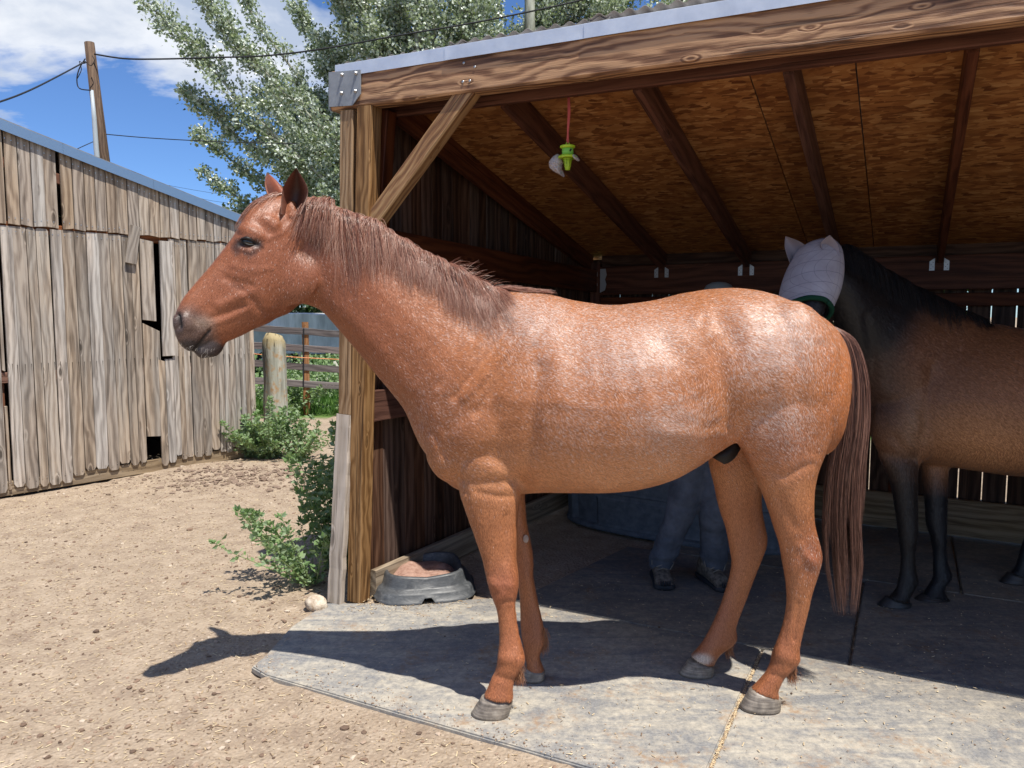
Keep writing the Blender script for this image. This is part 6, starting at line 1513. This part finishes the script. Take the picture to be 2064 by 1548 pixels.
# ================================================================ VEHICLES AND HOUSE FAR BEHIND
M_tarp=material('grey_fibreglass',(.32,.33,.33),.45,.4,build=lambda T,bs:T.set(bs.inputs['Base Color'],T.ramp(T.noise(T.map(T.coord('Object'),(3,3,.6)),1,4,.6),[(.40,(.5,.51,.5)),(.6,(.85,.85,.84))])))
M_blue=material('blue_black_paint',(.02,.035,.06),.2,.6,.2,Coat_Weight=.5); M_tyre=material('tyre',(.02,.02,.02),.85,.2); M_glass=material('car_glass',(.03,.04,.05),.08,.7); M_rim=material('rim',(.5,.5,.52),.3,.5,.8)
def carobj(name,c,yaw,L,Wd,H_,mat,lab,kind='car'):
    o=empty(name,tuple(c),lab,kind if kind!='trailer' else 'trailer'); R=Matrix.Translation(c)@Matrix.Rotation(yaw,4,'Z')
    if kind=='trailer': pr=[(-.5,.35),(-.5,.80),(-.49,.92),(-.44,.98),(-.2,1),(.3,1),(.42,.97),(.48,.86),(.5,.6),(.5,.35)]
    else: pr=[(-.5,.28),(-.5,.52),(-.47,.60),(-.40,.64),(-.30,.95),(-.22,1),(.08,1),(.16,.95),(.27,.66),(.45,.58),(.5,.48),(.5,.28)]
    V=[];Fs=[]; n=len(pr)
    for f,y in ((.92,-.5),(1,-.44),(1,.44),(.92,.5)):
        for x,z in pr:
            tap=(1-.16*max(0,(z-.62))/.38) if kind=='car' else 1
            V.append((x*L*(1 if f==1 else .99),y*Wd*tap,z*H_*(1 if f==1 else (.985 if z>.5 else 1))))
    for k in range(3):
        for j in range(n): Fs.append((k*n+j,k*n+(j+1)%n,(k+1)*n+(j+1)%n,(k+1)*n+j))
    Fs.append(tuple(range(n))[::-1]); Fs.append(tuple(3*n+j for j in range(n)))
    meshobj('body',V,[f[::-1] for f in Fs],mat,o,R,False)
    if kind=='car':
        for s in (-1,1):
            y=s*Wd*.462
            for xa,xb,xc,xd in ((-.37,-.28,-.07,-.07),(-.05,-.05,.10,.22)):
                V=[(xa*L,y*1.03,.66*H_),(xd*L,y*1.03,.66*H_),(xc*L,y*.93,.92*H_),(xb*L,y*.93,.92*H_)]; V+=[(a,b+s*.012,c_) for a,b,c_ in V]
                meshobj('window',V,[(0,1,2,3),(7,6,5,4),(0,4,5,1),(1,5,6,2),(2,6,7,3),(3,7,4,0)],M_glass,o,R)
        V=[(.275*L,-.36*Wd,.68*H_),(.275*L,.36*Wd,.68*H_),(.165*L,.34*Wd,.94*H_),(.165*L,-.34*Wd,.94*H_)]; V=[(a+.012,b,c_+.006) for a,b,c_ in V]; meshobj('windscreen',V,[(0,1,2,3)],M_glass,o,R)
        for s in (-1,1): meshobj('headlight',*ellipsoid((.485*L,s*Wd*.36,.50*H_),(.05,.14,.06),8),M_rim,o,R,True)
    for s in (-1,1):
        for x in ((-.31,.32) if kind=='car' else (-.08,.12)):
            Vt,Ft=lathe([(.20,-.10),(.31,-.10),(.33,-.07),(.33,.07),(.31,.10),(.20,.10)],20); Mt=R@Matrix.Translation((x*L,s*Wd*.46,.33))@Matrix.Rotation(math.pi/2,4,'X'); wh=meshobj('wheel',Vt,Ft,M_tyre,o,Mt,True)
            Vt,Ft=lathe([(.20,-.103),(.20,.103)],14); meshobj('rim',Vt,Ft,M_rim,wh,Mt)
    return o
q=P(560,640,21); carobj('horse_trailer',Vector((q.x-.7,21,0)),.05,5.6,2.1,1.62,M_tarp,'streaky grey covered trailer parked beyond the fence','trailer')
q=P(655,650,24); carobj('parked_car',Vector((q.x+.6,24.0,0)),math.pi+.3,4.4,1.8,1.42,M_blue,'dark blue car parked beside the trailer beyond the fence, bonnet showing','car')
hs=empty('house',(P(680,640,34).x+1.5,34,0),'distant tan house with a white sign, seen under the neck of the roan horse','house')
M_tan=material('tan_siding',(.36,.25,.16),.8,.2); M_white=material('white_paint',(.75,.75,.74),.6,.3)
V,Fs=boxmesh(9,5,2.7,.02); hx=P(650,640,34).x; Mh=Matrix(((1,0,0,hx-.6),(0,1,0,36),(0,0,1,1.35),(0,0,0,1))); meshobj('wall',V,Fs,M_tan,hs,Mh)
meshobj('roof',[(hx-1,33,2.65),(hx+9,33,2.65),(hx+9,36,3.9),(hx-1,36,3.9),(hx+9,39,2.65),(hx-1,39,2.65)],[(0,1,2,3),(3,2,4,5),(0,3,5),(1,4,2)],material('shingle',(.12,.10,.09),.9,.1),hs)
def quad(name,px0,py0_,px1,py1,Y,mat,par,t=.03):
    a=P(px0,py1,Y);b=P(px1,py0_,Y); V=[(a.x,Y,a.z),(b.x,Y,a.z),(b.x,Y,b.z),(a.x,Y,b.z)]; V+=[(x,y+t,z) for x,y,z in V]; return meshobj(name,V,[(0,1,2,3),(7,6,5,4),(0,4,5,1),(1,5,6,2),(2,6,7,3),(3,7,4,0)],mat,par)
sg=quad('sign_board',651,632,665,651,33.3,M_white,hs); 
mkp=[P(655,638,33.29),P(657,637,33.29),P(657,640,33.29),P(655,643,33.29),P(658,643,33.29)]; tubeobj('sign_mark',mkp,.03,M_wire,sg,4); tubeobj('sign_mark',[P(661,637,33.29),P(659,643,33.29)],.03,M_wire,sg,4)
for a in (633,638,644): quad('window',a,634,a+3,650,33.42,M_glass,hs)
for a in (631,648): quad('porch_post',a,628,a+1.6,655,32.5,M_white,hs)
# low concrete wall by the barn corner seen beneath the trailer
bw_=quad('garden_wall',430,661,545,690,19.6,material('pale_concrete',(.50,.50,.48),.9,.1,build=lambda T,bs:T.set(bs.inputs['Base Color'],T.ramp(T.noise(T.coord('Object'),3,4,.6),[(.35,(.36,.37,.36)),(.65,(.55,.55,.53))]))),None,.3); props(bw_,'pale low concrete wall behind the fence next to the barn corner','wall')
# ================================================================ LITTER ON THE GROUND
def scatter_xy(n,x0,x1,y0,y1,pw=1.0):
    x=RNG.uniform(x0,x1,n); y=y0+(y1-y0)*RNG.random(n)**pw; return x,y
from mathutils.interpolate import poly_3d_calc
gtree=BVHTree.FromPolygons([tuple(v.co) for v in ground.data.vertices],[tuple(p.vertices) for p in ground.data.polygons])
def gzv(x,y): 
    h=gtree.ray_cast(Vector((x,y,2)),Vector((0,0,-1))); return h[0].z if h[0] else 0
def pebbles(name,xs_,ys_,rmin,rmax,mat,lab,cat,zfn,flat=.6):
    ico=bmesh.new(); bmesh.ops.create_icosphere(ico,subdivisions=1,radius=1); iv=np.array([tuple(v.co) for v in ico.verts]); ifc=np.array([[v.index for v in f.verts] for f in ico.faces]); ico.free()
    N_=len(xs_); r=rmin+(rmax-rmin)*RNG.random(N_)**3.5; sc_=np.stack([r*RNG.uniform(.7,1.3,N_),r*RNG.uniform(.7,1.3,N_),r*flat*RNG.uniform(.6,1.2,N_)],1)
    jit=1+RNG.normal(0,.16,(N_,len(iv),1)); a=RNG.uniform(0,6.28,N_); v=iv[None]*jit*sc_[:,None,:]; x=v[...,0]*np.cos(a)[:,None]-v[...,1]*np.sin(a)[:,None]; y=v[...,0]*np.sin(a)[:,None]+v[...,1]*np.cos(a)[:,None]
    zg=np.array([zfn(p,q) for p,q in zip(xs_,ys_)]); V=np.stack([x+xs_[:,None],y+ys_[:,None],v[...,2]+zg[:,None]+sc_[:,2:3]*.4],-1).reshape(-1,3)
    Fq=(ifc[None]+(np.arange(N_)*len(iv))[:,None,None]).reshape(-1,3); o=npmesh(name,V,Fq,mat,None,False); attr_set(o,'rnd',np.repeat(RNG.random(N_),len(iv))); return props(o,lab,cat,kind='stuff')
def pm(T,bs): T.set(bs.inputs['Base Color'],T.ramp(T.attr('rnd','Fac'),[(0,(.11,.075,.055)),(.35,(.25,.17,.12)),(.7,(.36,.27,.20)),(1,(.50,.42,.33))]))
M_peb=material('pebble',(.4,.3,.2),.9,.15,build=pm)
def off_mat(x,y):
    s=(x-A0.x)*bdir.x+(y-A0.y)*bdir.y; r=(x-A0.x)*rdir.x+(y-A0.y)*rdir.y
    dw=(np.asarray(x)-b0.x)*bn.x+(np.asarray(y)-b0.y)*bn.y
    return ~((s>-.01-.0*r)&(r>-.03)&(s>-.02-.25*r*(r<.9)))&(dw>.03)
x,y=scatter_xy(15000,-5.2,.9,1.9,8.5,1.5); m=off_mat(x,y); pebbles('pebbles',x[m],y[m],.0025,.013,M_peb,'small pebbles and crumbs of earth scattered over the dirt yard','pebbles',gzv)
x,y=scatter_xy(150,-4,.5,2.2,8,1.3); m=off_mat(x,y); pebbles('stones',x[m],y[m],.008,.022,M_peb,'larger loose stones lying on the dirt yard','stones',gzv)
M_dung=material('dark_dung',(.19,.14,.10),.95,.1); 
cx0=G(330,975); x=RNG.normal(cx0.x,.8,380); y=RNG.normal(cx0.y+.1,.20,380); m=off_mat(x,y)&(y<9); pebbles('dung_crumbs',x[m],y[m],.004,.024,M_dung,'brown dry dung crumbs along the foot of the barn wall','dung crumbs',gzv,.45)
cx0=G(430,965); x=RNG.normal(cx0.x+.2,.4,500); y=RNG.normal(cx0.y,.22,500); m=off_mat(x,y); pebbles('dung_crumbs',x[m],y[m],.008,.035,material('dung_mid',(.22,.16,.12),.95,.1),'crumbled dung heap by the weeds at the barn corner','dung crumbs',gzv,.5)
# straw and wood chips
def straw(name,xs_,ys_,zfn,lmin,lmax,lab,mat,wd=.0016):
    N_=len(xs_); a=RNG.uniform(0,6.28,N_); L=lmin+(lmax-lmin)*RNG.random(N_)**3; dx=np.stack([np.cos(a),np.sin(a),RNG.normal(0,.12,N_)],1)*L[:,None]*.5; z=np.array([zfn(p,q) for p,q in zip(xs_,ys_)])+.003
    c=np.stack([xs_,ys_,z],1); n_=np.stack([-np.sin(a),np.cos(a),np.zeros(N_)],1)*wd*RNG.uniform(.6,1.8,N_)[:,None]; up=np.array([0,0,.0015])
    V=np.stack([c-dx-n_,c-dx+n_,c+dx+n_,c+dx-n_,c-dx*.2+up,c+dx*.2+up],1).reshape(-1,3); k=np.arange(N_)[:,None]*6
    Fq=np.concatenate([k+np.array([[0,3,4]]),k+np.array([[3,5,4]]),k+np.array([[3,2,5]]),k+np.array([[2,1,5]]),k+np.array([[1,4,5]]),k+np.array([[1,0,4]])]); o=npmesh(name,V,Fq,mat,None,False); attr_set(o,'rnd',np.repeat(RNG.random(N_),6)); return props(o,lab,'straw',kind='stuff')
M_straw=material('straw',(.5,.4,.25),.8,.2,build=lambda T,bs:T.set(bs.inputs['Base Color'],T.ramp(T.attr('rnd','Fac'),[(0,(.15,.10,.07)),(.45,(.38,.27,.16)),(1,(.68,.56,.36))])))
x,y=scatter_xy(26000,-5.2,.9,1.9,8.0,1.5); m=off_mat(x,y); straw('straw',x[m],y[m],gzv,.006,.035,'bits of straw and chaff over the dirt yard',M_straw)
zm=lambda a,b:.0025
x=RNG.uniform(-1.2,3.2,2600); y=RNG.uniform(2.3,4.6,2600); m=~off_mat(x,y); m&=((x-P0.x)*-rdir.x+(y-P0.y)*-rdir.y>-2.5)
x2=RNG.normal(pan_c.x-.15,.22,900); y2=RNG.normal(pan_c.y-.22,.09,900); x=np.concatenate([x[m],x2]); y=np.concatenate([y[m],y2]); m=~off_mat(x,y); straw('straw',x[m],y[m],zm,.004,.022,'fine chaff lying on the rubber mats and round the feed pan',M_straw,.0013)
x=RNG.uniform(-1.0,3.0,260); y=RNG.uniform(2.4,3.9,260); m=~off_mat(x,y); pebbles('crumbs',x[m],y[m],.0015,.007,M_peb,'small crumbs and grit on the rubber mats','crumbs',zm)
t=RNG.random(2600)**.8; s_=-.02+4.2*t; r_2=RNG.normal(.0,.05,2600)+.02; xx=A0.x+bdir.x*s_+rdir.x*r_2; yy=A0.y+bdir.y*s_+rdir.y*r_2; m=(r_2>.01)&(s_>.1); pebbles('crumbs',xx[m],yy[m],.0012,.006,M_peb,'soil crumbs strewn along the front edge of the mats','crumbs',zm)
# fill of chaff in the seam between the two front mats
t=RNG.random(1500); sx_=2.03+RNG.normal(0,.004,1500); rr_=t*1.22; xx=A0.x+bdir.x*sx_+rdir.x*rr_; yy=A0.y+bdir.y*sx_+rdir.y*rr_; straw('straw',xx,yy,lambda a,b:-.008,.004,.014,'chaff packed into the seam between the two front mats',M_straw,.0015)
# white rock at the corner post
rk=G(636,1228); V,Fs=ellipsoid((0,0,0),(.062,.05,.048),14); V=[v*(1+.22*mnoise.noise(v*22)+.08*mnoise.noise(v*70)) for v in V]
rko=meshobj('rock',V,Fs,material('pale_rock',(.55,.48,.38),.9,.15,build=lambda T,bs:(T.set(bs.inputs['Base Color'],T.ramp(T.noise(T.coord('Object'),24,5,.7),[(.35,(.33,.24,.16)),(.55,(.56,.48,.38)),(.7,(.68,.62,.52))])),T.set(bs.inputs['Normal'],T.bump(T.noise(T.coord('Object'),60,4,.7),.6,.01)))),None,Matrix.Translation((rk.x,rk.y+.03,.018)),True); props(rko,'whitish lump of rock on the dirt beside the corner post','rock')
